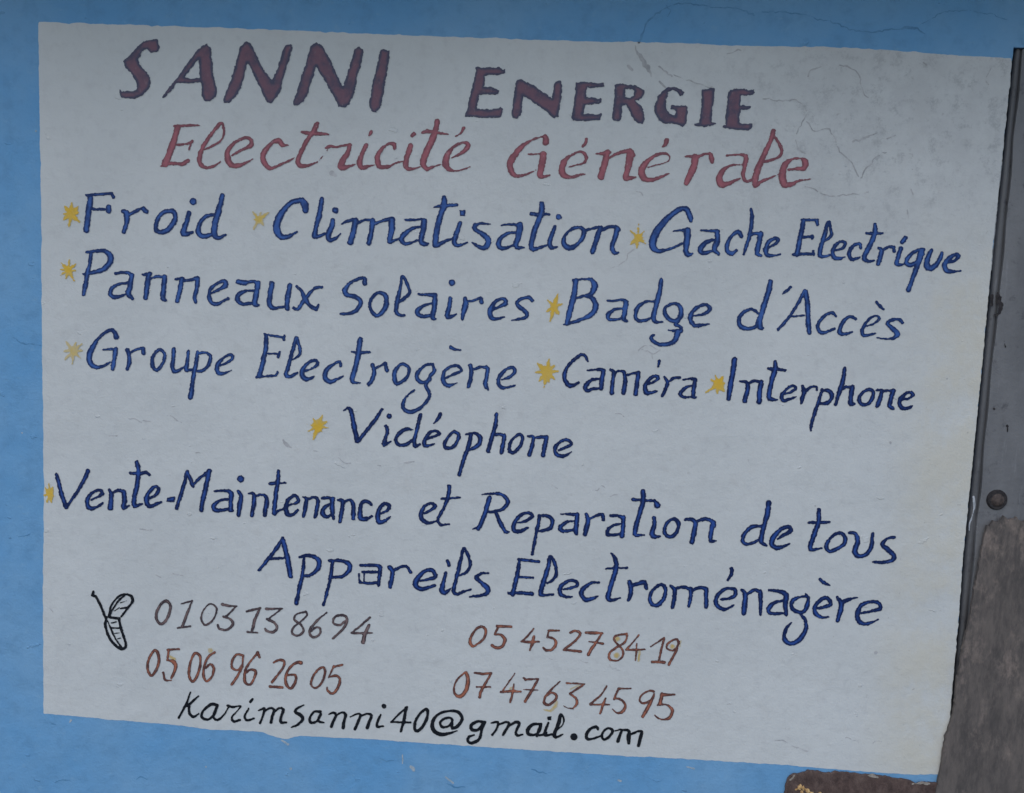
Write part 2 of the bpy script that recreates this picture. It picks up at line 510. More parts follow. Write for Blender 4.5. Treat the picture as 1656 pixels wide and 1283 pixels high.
# ------------------------------------------------------------------ the painted sign
sign = thing('painted_sign', (0.75, 0, BASE), 'white hand-painted shop sign with blue lettering on the blue wall', 'sign')
border = [(62, 35), (120, 38), (300, 43), (500, 51), (700, 59), (900, 66), (1000, 68), (1100, 70), (1200, 75), (1340, 76), (1480, 84), (1560, 91), (1635, 94)]
right = [(x + 0.3, y) for x, y in EDGE if 95 < y < 1240] + [(1525, 1252)]
bottom = [(1525, 1252), (1475, 1253), (1400, 1248), (1310, 1241), (1250, 1236), (1100, 1227), (1000, 1222), (830, 1211), (700, 1203), (620, 1197), (560, 1194),
          (520, 1192), (485, 1190), (465, 1195), (448, 1193), (425, 1184), (380, 1181), (340, 1180), (280, 1172), (180, 1164), (120, 1158), (70, 1154)]
left = [(70, 1154), (71, 1100), (69, 1000), (70, 900), (71, 800), (70, 700), (68, 560), (67, 450), (66, 300), (64, 180), (63, 100), (62, 35)]
outline = jag(border, 9, 0.9, 11)[:-1] + jag([border[-1]] + right, 5, 0.5, 12)[:-1] + jag(bottom, 7, 0.45, 13)[:-1] + jag(left, 12, 0.7, 14)[:-1]
panel = film('white_panel', [('p', np.array(outline))], M['white'], sign, 0.0003, 0.3, step=2.0)
marks('crack', parse(CR + '''s 275,160,4 285,185,8 300,205,12 322,240,14 335,268,6 ; s 255,235,10 268,250,8 ; s 360,232,6 385,258,7 410,272,4
s 365,290,5 385,310,8 ; s 410,265,2.5 470,290,3 520,310,2.5 560,315,2
s 730,350,3 790,358,3 850,360,3 885,390,3 870,430,3 850,470,3.5 855,520,3 880,550,4 ; s 890,430,3 915,462,3 960,458,5 985,500,4 1003,540,3
s 1003,540,3 1040,580,3 1075,635,3 1110,580,3.5 1150,542,3 1190,540,2 ; s 1000,228,4 1035,240,6 1062,262,4 1090,330,3 1105,345,4
s 880,660,2.5 940,680,3 1000,695,4 1050,685,3 1100,680,2.5 ; s 1045,500,5 1090,488,6 1135,470,3 ; s 1170,492,4 1200,480,2
s 610,190,3 640,175,4 650,180,2 ; s 890,270,4 905,250,4 940,240,3 ; s 1300,222,5 1310,232,5 ; d 1260,600,4 ; s 1250,545,1 1260,548,4 1262,560,1
s 1525,300,3 1520,280,4 1540,240,2 ; s 1255,670,4 1262,690,5'''), M['crack'], sign, 0.0005, 0.45)
marks('crack', parse('''T 830 310 6
s 1180,545,12 1110,600,10 1090,660,9 1000,720,7 950,740,5 ; s 1190,0,8 1240,10,10 1255,40,8
T 1270 340 5.633
s 1110,0,12 1115,40,14 1125,75,8
T 850 560 6
s 1100,15,6 1180,60,10 1230,80,10 1310,40,8 ; s 1225,80,8 1232,120,6 ; s 870,655,8 920,655,6 955,685,8
T 960 440 6
s 440,745,8 520,705,10 570,715,8 640,760,10
T 480 640 6
s 330,630,6 400,605,10 450,640,14 510,660,6 ; s 1030,655,6 1080,648,14 1140,638,6 ; s 780,675,5 815,680,8 ; s 165,535,8 200,540,8
T 1256 983 4.14
s 0,880,5 40,882,6 75,905,5 120,930,5 215,950,6 ; s 430,885,3 470,870,4 510,890,4 550,912,3 ; s 640,910,4 665,890,5 700,895,4 ; d 662,300,22
T 500 180 6
d 220,600,50 ; d 250,620,30
T 60 730 6
s 1540,15,6 1570,12,9 1605,25,6 ; s 1000,755,6 1060,765,8
T 750 770 6
s 1220,125,5 1280,130,7 1330,95,5 1370,115,6 ; s 1420,200,5 1460,182,8 1500,180,5 ; s 850,85,5 910,120,6
T 740 990 6
s 1195,470,6 1235,490,10 1260,488,6 ; s 890,450,6 920,460,6
T 0 0 1
s 458,712,3 462,718,6 466,721,5 471,724,2 ; d 1440,716,4 ; d 1318,818,3 ; s 1440,640,1.4 1452,648,1.4 ; s 205,678,1.2 215,676,1.6 228,682,1 ; s 232,680,1.4 244,682,1.4 ; s 176,705,1.2 190,705,1.4
s 270,673,1.2 282,676,1.8 295,684,1.2 ; s 225,856,1.4 245,858,1.4 ; s 252,930,1.4 262,935,1.2 ; s 280,928,1.4 296,931,1.8 ; s 78,980,1 86,990,1.4'''), M['faint'], sign, 0.0005, 0.4)

LIFT = 0.0010
def word(src, ink, label, name='word', rag=0.7, grow=0.0):
    if 'navy' in ink: grow += 0.3
    return film(name, parse(src), M[ink], sign, LIFT, rag, grow, label=label)

word('''T 180 50 6
p 85,570 100,588 200,585 240,580 250,540 240,490 190,410 130,350 122,300 165,250 240,170 300,115 370,85 450,82 468,150 460,195 440,208 380,215 350,180 320,185 290,230 262,275 275,330 340,395 378,455 378,530 340,590 295,635 230,660 140,660 90,645 80,600
p 485,655 545,565 640,460 720,345 800,235 870,155 930,130 970,165 980,300 990,430 1025,570 1015,640 960,690 905,680 880,620 870,495 770,512 640,508 580,590 520,645
h 705,455 780,465 860,460 855,360 850,270
p 1090,655 1165,470 1215,290 1250,160 1310,105 1345,115 1400,220 1480,380 1565,490 1600,400 1650,240 1685,150 1745,130 1755,170 1735,250 1700,360 1665,480 1650,560 1600,650 1555,710 1510,690 1420,510 1365,390 1325,315 1300,420 1255,560 1210,640 1150,700 1090,705
T 430 60 6
p 265,630 300,540 340,400 390,250 435,90 490,55 530,70 570,115 630,240 690,370 745,490 780,390 820,260 860,115 905,98 945,120 945,150 920,280 885,400 860,540 810,650 760,688 705,680 690,640 610,500 540,370 488,290 455,400 410,540 370,630 310,662 270,660
p 1115,130 1140,118 1180,135 1200,130 1190,260 1165,420 1135,580 1112,690 1075,720 1080,738 1040,730 1005,690 1005,640 1035,440 1075,300 1100,170''',
     'maroon', 'large maroon heading word at the upper left, leaning capitals', 'heading_word', 0.95)
word('''T 730 90 6
p 240,110 330,118 470,118 500,135 522,130 525,170 500,185 440,195 350,190 325,205 325,270 315,305 380,305 470,340 460,365 420,378 300,380 272,390 260,450 248,515 330,520 460,515 475,500 500,510 498,550 480,600 400,605 320,608 250,600 135,590 130,575 150,530 170,430 210,270 235,150
p 630,250 655,230 700,245 800,290 880,345 975,420 985,330 995,270 1030,250 1065,250 1072,300 1065,400 1050,500 1035,590 1000,612 960,590 940,555 840,490 740,415 698,395 688,480 675,570 640,618 590,605 582,560 600,450 615,340
p 1205,262 1290,258 1400,268 1450,270 1475,258 1485,295 1450,305 1390,315 1320,310 1308,360 1305,408 1370,408 1430,425 1458,415 1455,455 1420,470 1290,485 1288,520 1280,570 1360,570 1430,570 1458,558 1455,600 1440,630 1340,635 1250,640 1180,630 1165,600 1180,520 1198,400
T 980 110 6
p 85,170 150,150 220,165 300,175 365,210 372,240 360,280 320,315 290,320 340,370 370,430 375,500 350,545 310,540 270,500 220,400 190,360 160,365 155,440 150,490 130,520 70,518 58,480 70,380 82,280
h 190,210 260,205 278,225 270,270 240,290 185,285
p 600,190 650,185 720,205 758,240 745,270 715,280 700,240 640,215 605,240 585,310 580,370 600,420 640,460 670,470 672,410 625,400 635,365 720,365 795,368 790,450 788,545 740,570 690,545 640,540 570,550 510,500 472,440 470,370 500,290 550,220
p 925,215 980,205 1040,195 1062,200 1050,250 1042,350 1025,450 1022,525 1072,535 1060,550 960,572 860,565 855,545 905,535 915,430 930,300
p 1195,215 1250,205 1340,205 1400,220 1435,215 1440,245 1420,265 1350,275 1310,270 1305,320 1305,360 1380,370 1412,370 1410,390 1380,405 1310,410 1295,450 1290,530 1310,540 1380,540 1420,540 1420,570 1390,605 1330,605 1220,598 1130,575 1130,560 1155,550 1165,430 1180,300''',
     'maroon', 'maroon heading word in upright capitals after the leaning one', 'heading_word', 0.95)
word('''T 240 180 6
s 285,160,60 235,330,66 165,510,75 ; l 250,145,28 400,140,32 500,140,18 ; l 280,325,25 380,320,30 425,300,40 ; l 425,290,30 395,370,30
l 120,535,20 220,505,40 330,515,45 390,480,45
s 530,380,20 620,340,28 700,290,30 735,220,22 725,140,28 700,120,40 600,240,40 520,370,50 495,460,50 510,520,50 570,550,35 640,530,30 700,490,18
s 810,430,22 900,380,35 990,340,50 1000,290,45 960,260,40 870,285,35 780,370,50 770,450,68 800,520,60 870,530,50 950,500,30 1015,465,15
s 1360,330,20 1300,330,45 1270,285,55 1200,310,42 1130,390,55 1110,460,60 1150,530,60 1200,555,42 1300,510,30 1380,475,22 1420,450,20
s 1640,120,45 1600,200,60 1550,270,45 1480,400,50 1450,490,55 1480,530,55 1550,530,30 1640,495,22 ; l 1490,205,35 1560,215,50 1680,220,40 1750,225,20
T 500 180 6
s 0,520,18 80,490,14 130,440,10 180,375,14 ; s 160,360,30 200,340,42 260,350,25 330,335,25 400,330,40
s 395,330,45 375,400,55 325,480,70 305,540,70 360,545,45 450,515,15
s 555,330,50 510,420,50 490,510,60 510,550,50 560,540,35 640,520,18 ; s 600,205,45 585,235,30
s 830,360,40 825,325,50 780,315,30 720,350,35 670,420,55 665,500,65 690,540,50 760,540,40 840,505,20 910,485,14
s 985,340,60 955,430,60 935,520,60 960,560,45 1030,555,25 1100,535,16 ; s 1020,220,50 1000,240,40
s 1245,100,55 1225,190,65 1180,310,70 1125,430,70 1105,510,65 1140,560,50 1200,540,30 1280,515,10 ; l 1100,210,30 1150,195,50 1250,210,40 1350,225,20
s 1385,455,20 1470,410,40 1540,350,55 1530,310,45 1470,310,30 1400,350,35 1340,430,65 1325,510,75 1350,560,55 1420,580,25 1500,565,25 1560,540,22
s 1500,165,45 1470,215,30 1420,245,22''', 'red', 'red italic painted word "Electricité"', grow=-0.5)
word('''T 800 190 6
s 495,240,70 490,190,60 440,195,22 340,230,30 240,310,60 160,420,75 150,480,70 180,550,60 230,570,40 320,550,22 400,510,18
l 330,360,25 420,355,22 490,360,30 ; s 470,360,75 460,450,75 440,560,65 480,575,40 535,560,25
s 700,490,16 780,465,16 860,445,25 890,400,40 870,350,40 820,335,25 740,370,30 670,440,65 650,520,75 680,570,60 750,580,40 820,560,25 890,545,16
s 890,215,45 880,250,35 850,285,22
l 985,355,22 1060,350,50 1100,340,60 ; s 1095,340,60 1065,460,75 1030,580,70 ; s 1090,410,30 1170,360,35 1250,335,40 1310,335,70 1325,360,80
s 1315,350,80 1300,460,75 1270,590,60 1310,590,50 1370,580,22
s 1490,485,18 1560,465,18 1640,445,18 1690,420,22 1695,380,28 1650,350,30 1580,360,35 1490,420,50 1430,500,75 1430,560,80 1470,605,55 1540,605,45 1620,575,35 1690,545,15
T 1050 190 6
s 165,225,55 155,265,45 125,290,22
l 340,380,18 410,380,30 480,385,30 ; s 445,390,75 430,480,75 380,590,70 360,640,60 ; s 460,385,35 540,355,28 590,355,40 605,400,55 610,430,45
s 750,370,22 850,362,22 920,370,40 940,400,55 920,500,45 910,570,45 940,620,40 990,610,30
s 915,460,18 800,465,25 720,510,50 680,590,75 700,650,75 770,640,50 880,590,22
s 1110,430,30 1180,415,35 1260,380,32 1285,320,35 1250,240,40 1210,180,25
s 1205,130,45 1170,240,50 1110,370,60 1060,480,65 1030,590,75 1030,660,60 1090,620,40 1170,590,25 1260,550,14
s 1345,510,30 1420,500,35 1500,490,60 1510,430,70 1470,400,30 1390,405,30 1320,460,65 1290,570,80 1310,650,75 1380,650,50 1440,620,30 1570,598,12''',
     'red', 'red italic painted word "Générale"', grow=-0.5)
word('''T 90 290 6
s 340,180,55 320,330,55 300,490,55 ; l 295,155,22 400,150,28 550,135,25 ; s 545,140,35 565,175,30 ; l 350,290,28 480,295,22 ; l 515,270,45 515,310,50
s 650,310,30 690,330,60 690,420,45 665,510,38 ; s 700,355,35 760,320,25 830,285,25 ; s 855,290,50 880,315,45
o 1090,310,42 1150,320,48 1160,390,48 1100,480,48 1020,515,42 975,490,42 985,400,40 1035,330,38
s 1295,330,45 1270,420,45 1240,510,60 1260,535,45 1325,515,25 ; d 1335,215,65
s 1620,160,45 1590,280,55 1550,420,60 1540,530,60 1580,570,40 1650,540,20 ; s 1550,345,25 1460,360,35 1400,430,40 1385,510,50 1430,555,45 1520,535,35''',
     'navy', 'blue painted word "Froid"')
word('''T 390 300 6
s 625,235,65 610,170,70 570,145,45 480,175,45 400,260,60 350,360,70 350,440,70 390,500,55 460,495,40 540,450,16
s 785,135,45 760,280,50 725,420,45 715,490,55 750,495,35 820,465,18
s 890,340,45 880,400,50 845,480,55 860,530,45 920,510,30 965,470,10 ; d 915,243,62
s 975,375,15 1040,345,28 1110,330,32 ; s 1110,340,50 1090,450,55 1060,550,60 ; s 1130,360,30 1200,340,25 1260,335,30 1280,350,45
s 1275,340,50 1265,450,45 1240,560,45 ; s 1300,370,30 1370,345,30 1450,325,30 1470,340,55 ; s 1465,335,60 1460,440,60 1440,545,45 1480,535,30 1530,520,15
T 620 310 6
s 215,275,20 300,275,22 370,270,25 395,300,55 ; s 395,285,55 385,380,50 365,480,50 400,510,45 435,505,20 ; s 360,345,20 280,360,35 200,420,48 175,470,50 210,505,40 270,495,25 350,465,20
s 590,60,45 590,130,60 555,230,55 520,360,55 505,490,60 520,520,50 600,480,28 660,460,18 ; l 495,150,15 560,140,30 710,130,28
s 745,305,40 720,380,45 690,470,50 705,520,40 760,515,25 815,495,12 ; p 740,185 795,178 790,235 745,240
s 1040,315,15 950,310,22 890,330,45 895,370,45 960,410,45 1015,460,55 1010,520,55 960,545,45 900,520,35 860,495,15
s 1145,330,14 1220,318,22 1300,325,35 1325,340,60 ; s 1325,325,60 1310,430,60 1285,520,50 1310,545,35 1365,545,15 ; s 1290,400,20 1210,405,30 1140,450,40 1115,510,50 1150,550,40 1220,535,25 1280,515,20
T 830 310 6
s 275,120,50 275,200,55 245,280,50 200,400,50 175,520,50 190,560,40 260,545,25 340,515,18 ; l 175,215,30 240,225,35 350,220,20
s 405,340,25 370,430,45 350,500,45 375,545,40 430,540,15 ; d 440,245,52
o 620,350,30 680,370,38 675,440,40 610,520,35 540,545,55 490,500,45 500,430,32 550,375,28
s 700,375,20 780,355,20 830,345,28 ; s 845,355,45 810,460,48 770,585,45 ; s 850,385,25 920,345,28 990,340,35 1015,370,48 ; s 1010,360,50 985,460,45 960,540,45 980,595,40 1020,590,20''',
     'navy', 'blue painted word "Climatisation"')
word('''T 1040 320 6
s 465,225,35 455,180,55 420,115,50 360,110,45 250,190,55 150,300,70 95,410,72 100,480,65 150,515,40 230,505,28 310,475,22 380,445,18
s 295,325,15 370,315,25 440,325,40 ; s 430,320,65 425,430,60 415,520,50 440,555,45 480,540,20
s 565,315,25 640,322,25 700,320,30 ; s 720,330,50 715,430,55 690,500,50 730,545,35 ; s 695,405,22 620,430,35 560,490,55 570,535,40 640,525,30 690,510,20
s 955,375,40 920,330,38 860,370,32 815,450,40 820,520,45 860,540,42 905,510,25
s 1045,110,25 1055,180,38 1045,300,38 1010,440,35 975,550,22 ; s 1030,365,30 1090,345,30 1140,355,40 ; s 1140,350,50 1120,450,55 1105,540,45 1140,560,30
s 1220,480,20 1280,450,28 1310,410,35 1285,390,30 1220,430,40 1190,500,50 1200,550,45 1250,560,28 1330,550,12''',
     'navy', 'blue painted word "Gache"')
word('''T 1270 340 5.633
s 165,95,40 140,230,45 105,400,45 ; l 150,90,22 290,90,25 ; l 285,95,30 290,130,30 ; l 165,245,28 245,245,25 ; l 245,230,20 240,260,20 ; l 75,405,25 150,400,28 260,400,22 ; l 255,375,18 260,405,18
s 340,290,18 390,260,28 420,225,25 405,150,25 390,110,28 355,230,40 320,350,40 315,410,40 350,425,28 400,410,20
s 450,365,18 510,350,25 545,310,30 520,285,28 465,310,30 430,380,40 450,435,40 490,440,30 545,425,12
s 685,345,30 680,310,28 630,315,28 585,370,35 585,430,40 620,450,28 680,430,14
s 815,135,32 815,210,45 775,310,45 725,400,45 720,450,45 760,465,28 810,460,12 ; l 735,210,20 800,215,30 885,210,20
s 850,345,25 875,370,45 860,440,42 845,490,38 ; s 880,370,28 940,335,25 985,345,35 990,375,30
s 1050,350,38 1025,430,40 1015,490,45 1075,495,14 ; s 1090,255,40 1065,290,38
s 1260,360,25 1190,370,28 1120,430,35 1100,480,40 1140,500,35 1200,470,35 1240,400,50 ; s 1240,370,55 1210,480,50 1170,590,42 1140,670,42 1120,725,45
s 1325,370,38 1295,450,48 1290,510,60 1320,530,55 1370,500,40 1415,430,35 1425,390,28
s 1470,480,20 1540,460,25 1575,420,40 1550,405,28 1490,440,40 1450,500,45 1465,550,45 1520,560,30 1595,555,12''',
     'navy', 'blue painted word "Electrique"')
word('''T 90 390 6
s 345,125,28 330,230,32 310,310,40 290,430,45 272,520,32 ; l 300,110,22 400,95,28 480,95,35 ; s 480,95,35 530,135,55 530,200,55 470,270,50 400,295,40 300,320,22 265,320,12
s 580,315,20 650,305,25 710,310,35 740,345,45 ; s 740,330,45 725,430,50 705,510,55 745,555,30 ; s 710,405,22 620,415,25 545,460,42 535,520,42 580,545,35 660,525,22 700,515,15
l 845,325,18 915,320,40 ; s 905,330,45 890,430,48 875,550,45 ; s 920,365,22 980,345,25 1050,350,35 ; s 1060,345,48 1050,450,48 1040,545,50 1065,575,35
l 1165,370,22 1230,365,35 ; s 1225,370,42 1205,480,45 1180,580,45 ; s 1230,390,20 1300,375,25 1365,365,38 ; s 1380,365,48 1370,460,45 1350,545,40 1360,590,38
T 340 410 6
s 15,385,22 90,350,28 145,315,50 140,270,45 80,285,22 10,340,30 -10,410,40 10,470,42 60,495,35 120,465,25 175,437,22
s 270,275,45 340,285,45 420,270,22 465,295,45 ; s 465,290,50 450,380,50 435,490,50 470,500,20 ; s 430,360,20 350,365,25 280,400,42 265,450,50 300,490,35 380,485,25 430,480,20
s 600,295,50 580,400,50 575,490,48 610,530,35 680,520,22 730,520,20 ; s 775,310,45 755,420,50 745,535,45
s 840,320,30 890,370,32 920,440,55 970,510,35 1030,540,35 1050,500,15 ; s 1085,330,28 1020,335,25 960,395,35 900,470,40 850,540,32 810,530,25''',
     'navy', 'blue painted word "Panneaux"')
word('''T 530 430 6
s 360,165,45 355,120,35 290,130,25 210,175,30 165,240,55 190,280,45 270,300,40 320,350,45 290,420,38 220,460,28 125,468,18
o 510,260,30 565,300,48 565,390,48 520,460,42 470,480,35 415,420,30 415,340,30 460,280,28
s 690,355,18 750,310,28 795,255,30 770,180,28 728,100,22 700,230,35 670,370,40 665,440,40 690,475,35 745,480,22
s 880,275,20 960,280,25 1030,285,40 ; s 1040,290,48 1035,400,48 1020,500,45 1045,515,20 ; s 1015,365,20 930,385,28 870,435,45 885,480,40 950,490,28 1015,480,22
s 1190,315,40 1180,400,40 1155,480,48 1180,500,40 1250,470,15 ; d 1205,165,60
s 1330,320,38 1340,370,55 1320,440,50 1305,510,35 ; s 1350,350,25 1420,335,25 1485,310,22 ; l 1490,315,28 1490,350,45
T 740 430 6
s 340,425,18 400,400,30 465,365,45 455,325,35 400,325,25 340,380,38 310,450,48 330,505,42 380,515,28 455,498,10
s 725,335,35 690,308,32 620,320,28 575,365,35 610,405,35 670,455,40 665,495,35 610,515,25 525,530,14''',
     'navy', 'blue painted word "Solaires"')
word('''T 740 430 6
s 1150,140,50 1125,300,55 1080,470,55 1060,560,45 ; l 1120,138,22 1210,130,25 1300,130,30 ; s 1300,135,35 1330,190,65 1300,270,45 1240,290,25 1160,312,20
s 1240,300,25 1300,310,40 1340,390,60 1300,470,50 1200,520,35 1100,555,25 1035,570,14
T 960 440 6
s 135,280,18 210,278,22 290,270,28 315,300,48 ; s 315,295,50 300,390,50 290,460,48 320,475,25 ; s 280,355,20 200,365,28 140,420,45 150,460,35 220,460,25 280,450,20
s 655,75,38 640,190,45 605,330,48 580,450,48 610,485,35 670,485,14 ; s 585,290,22 510,285,28 430,340,38 405,420,40 430,470,35 490,470,30 560,445,22
o 780,305,28 840,340,40 845,420,45 800,475,38 730,460,38 690,400,38 700,340,32
s 820,480,30 790,510,25 840,530,30 845,575,30 725,565,14 ; s 815,580,55 790,660,48 720,700,38 630,700,35 570,665,38 560,630,32 590,612,18
s 970,425,16 1050,415,25 1110,385,35 1125,345,38 1080,315,28 1000,345,30 945,410,40 940,470,48 980,520,40 1050,515,25 1120,505,8''',
     'navy', 'blue painted word "Badge"')
word('''T 1190 440 6
s 335,95,42 315,190,48 270,330,52 235,460,50 235,540,45 265,545,15 ; s 215,400,28 150,362,28 80,385,32 30,450,42 40,520,42 110,550,38 190,530,30 215,450,25
s 530,150,25 490,185,28 450,215,12
s 665,180,30 610,290,28 520,430,28 410,560,28 ; s 675,190,45 695,330,50 700,470,50 710,590,40 ; l 520,432,18 665,422,18
s 970,430,25 930,395,28 860,425,28 800,500,35 800,560,38 850,590,30 960,550,14
s 1160,455,28 1110,432,28 1050,470,35 1010,550,40 1010,595,42 1070,600,32 1130,580,14
s 1250,530,12 1340,500,18 1390,450,22 1350,425,22 1280,470,25 1225,560,32 1235,615,32 1290,612,25 1360,595,10 ; s 1365,295,25 1400,335,25 1435,362,18
s 1615,490,32 1580,460,28 1510,465,28 1470,500,38 1520,550,42 1565,600,50 1540,635,35 1470,648,18 1370,640,10''',
     'navy', 'blue painted words "d\'Accès"')
word('''T 90 520 6
s 590,150,48 560,90,38 500,95,25 420,165,30 360,250,50 325,350,55 350,420,50 410,445,40 470,430,25 530,395,18
s 465,275,18 540,268,22 590,275,25 ; s 585,270,42 570,370,45 555,460,40
s 700,275,38 715,330,40 715,400,38 695,465,25 ; s 720,305,25 780,275,25 850,262,25 ; s 850,260,35 850,305,42
o 1020,275,28 1060,320,30 1045,400,32 990,470,32 945,440,35 940,360,35 975,295,28
s 1145,270,42 1145,350,38 1135,440,42 1160,485,38 1220,460,25 1270,430,20 ; s 1290,290,32 1280,380,36 1270,470,40 1330,465,15
s 1380,295,32 1360,420,38 1335,560,40 1310,735,45 ; s 1375,315,20 1440,300,25 1500,330,35 1490,410,35 1440,470,32 1370,485,20
T 340 530 6
s 85,370,18 150,345,22 215,305,35 210,265,32 150,280,25 85,340,40 65,400,48 90,445,45 140,440,28 205,415,10''',
     'navy', 'blue painted word "Groupe"')
word('''T 340 530 6
s 545,75,35 540,200,45 510,340,45 480,465,50 ; l 525,60,18 600,80,22 715,95,28 ; l 720,85,28 715,115,25 ; l 555,250,22 650,255,18 ; l 675,240,25 660,285,25 ; l 450,480,18 560,470,25 640,465,22 655,430,25
s 800,310,12 850,280,25 875,235,28 855,150,35 835,100,30 805,210,35 760,370,35 735,450,45 770,475,38 850,440,20
s 910,425,18 980,400,22 1040,360,30 1030,320,30 970,330,28 900,400,38 890,460,42 930,500,40 980,490,25 1010,470,14
s 1265,370,32 1260,330,28 1190,360,28 1125,420,42 1115,485,50 1165,525,45 1230,500,30 1290,470,10
s 1455,115,50 1440,240,52 1410,380,50 1380,490,48 1390,530,35 1460,535,10 ; l 1375,235,14 1440,240,28 1545,238,30
T 580 550 6
s 135,240,35 150,310,40 130,390,38 95,430,35 ; s 160,275,25 210,250,22 260,230,28 ; s 262,235,35 275,295,38
o 430,235,28 485,270,32 480,340,32 430,395,35 370,425,35 345,370,45 355,300,38 390,250,30
s 720,235,25 650,245,28 580,310,38 565,370,40 610,410,32 665,400,30 700,340,35 735,300,28 720,240,28
s 690,380,40 650,440,28 690,530,30 650,610,28 580,670,32 500,700,38 435,660,38 440,590,32 480,530,20 545,485,14
s 855,365,18 930,330,25 995,295,28 960,250,28 890,260,22 830,310,35 820,390,48 855,440,45 910,435,28 960,415,10 ; s 895,70,35 930,90,28 1010,98,10
s 1085,245,38 1095,300,35 1085,380,36 1065,450,38 ; s 1110,285,25 1180,262,25 1240,265,30 ; s 1255,275,38 1240,370,40 1230,440,42 1260,480,22
s 1390,385,18 1460,360,25 1515,310,38 1500,270,32 1440,280,28 1370,350,35 1355,420,42 1390,460,32 1450,460,22 1520,440,8''',
     'navy', 'blue painted word "Electrogène"')
word('''T 850 560 6
s 600,145,25 580,100,35 540,80,32 470,130,32 400,210,32 375,290,40 400,360,45 440,385,42 510,355,25
s 600,235,14 680,228,20 740,230,35 755,260,40 ; s 755,240,45 740,330,45 730,410,40 ; s 720,315,20 640,330,30 580,390,45 590,430,40 660,415,28 730,405,20
s 825,230,28 855,250,35 845,340,36 835,450,42 ; s 860,260,22 910,240,25 955,250,32 ; s 955,250,38 965,340,40 950,450,42 ; s 985,280,25 1050,262,25 1090,262,40 ; s 1095,260,40 1080,360,42 1065,465,42
s 1175,375,16 1240,350,22 1285,315,28 1260,285,28 1200,320,30 1160,390,40 1175,450,48 1220,450,35 1280,435,14 ; s 1295,145,32 1285,200,14
s 1345,300,25 1375,345,40 1360,410,36 1325,485,25 ; s 1385,345,25 1440,310,25 1500,305,25
T 1060 560 6
s 265,325,18 340,315,22 385,330,35 ; s 385,325,40 370,410,42 365,490,38 395,495,15 ; s 350,380,18 280,410,30 240,460,35 270,495,28 360,490,20''',
     'deep_navy', 'blue painted word "Caméra"')
word('''T 1060 560 6
s 765,130,50 750,250,52 725,400,52 710,510,42
s 820,340,16 875,345,35 895,380,42 885,450,45 865,530,42 ; s 905,355,25 970,335,28 1020,350,35 ; s 1025,350,48 1010,440,48 1005,535,50
s 1160,150,32 1160,220,50 1130,330,50 1105,440,45 1105,505,45 1180,520,16 ; l 1090,220,25 1160,220,38 1255,235,25
T 1220 580 6
s 280,345,16 350,325,24 400,290,28 370,262,26 310,300,28 265,360,35 280,410,35 330,400,25 405,370,14
s 465,265,28 480,320,45 465,380,40 455,430,30 ; s 500,310,25 550,275,25 600,275,25 605,300,25
s 660,300,28 625,400,32 585,520,35 550,640,38 548,695,20 ; s 650,310,22 710,310,35 750,350,40 730,410,40 680,440,30 615,435,14
s 875,95,35 860,200,38 825,320,45 785,445,30 ; s 835,300,25 890,275,28 940,275,35 ; s 950,275,45 935,360,48 935,440,42 970,440,25
o 1105,300,28 1150,320,32 1140,390,35 1095,445,32 1040,445,35 1015,400,38 1035,345,28
s 1180,305,18 1230,310,35 1225,370,42 1190,460,38 ; s 1245,320,22 1300,310,25 1345,320,35 ; s 1345,315,42 1320,400,40 1310,460,40 1345,480,30
s 1430,400,18 1500,385,24 1540,350,30 1500,325,28 1440,360,32 1405,420,38 1430,475,38 1490,480,28 1530,460,18''',
     'deep_navy', 'blue painted word "Interphone"')
word('''T 480 640 6
s 455,145,18 510,120,32 540,210,42 565,340,45 590,440,45 ; s 830,130,25 750,250,32 660,360,32 600,440,35
s 865,295,30 880,340,35 855,430,38 845,480,35 915,445,12 ; d 895,198,45
s 1200,185,32 1170,310,38 1140,430,38 1150,490,38 1195,470,14 ; s 1125,330,18 1060,325,30 990,370,35 960,430,35 1000,480,35 1070,470,30 1120,430,25
s 1265,420,16 1330,395,25 1385,370,30 1340,340,28 1280,370,28 1240,440,35 1250,485,38 1300,480,25 1335,465,12 ; s 1395,180,32 1370,225,28 1330,265,10
T 680 650 6
o 330,290,28 370,320,32 355,390,35 300,445,35 240,440,38 240,390,32 285,320,25
s 490,320,40 465,430,42 420,560,38 375,710,28 ; s 440,315,16 520,305,28 580,340,40 570,410,40 500,455,32 455,470,20
s 738,120,35 725,230,40 690,350,38 655,480,38 ; s 700,325,22 760,315,25 810,325,35 ; s 815,325,38 800,410,40 785,490,45
o 965,315,28 990,345,30 970,420,30 910,490,32 865,475,35 870,400,30 915,340,25
s 1040,335,18 1095,340,35 1080,430,38 1055,515,42 ; s 1110,350,22 1170,340,28 1220,345,35 ; s 1225,345,40 1205,430,42 1190,515,48
s 1340,470,18 1410,440,24 1465,410,30 1420,365,28 1350,390,28 1305,450,35 1320,510,40 1390,525,32 1465,485,10''',
     'deep_navy', 'blue painted word "Vidéophone"')
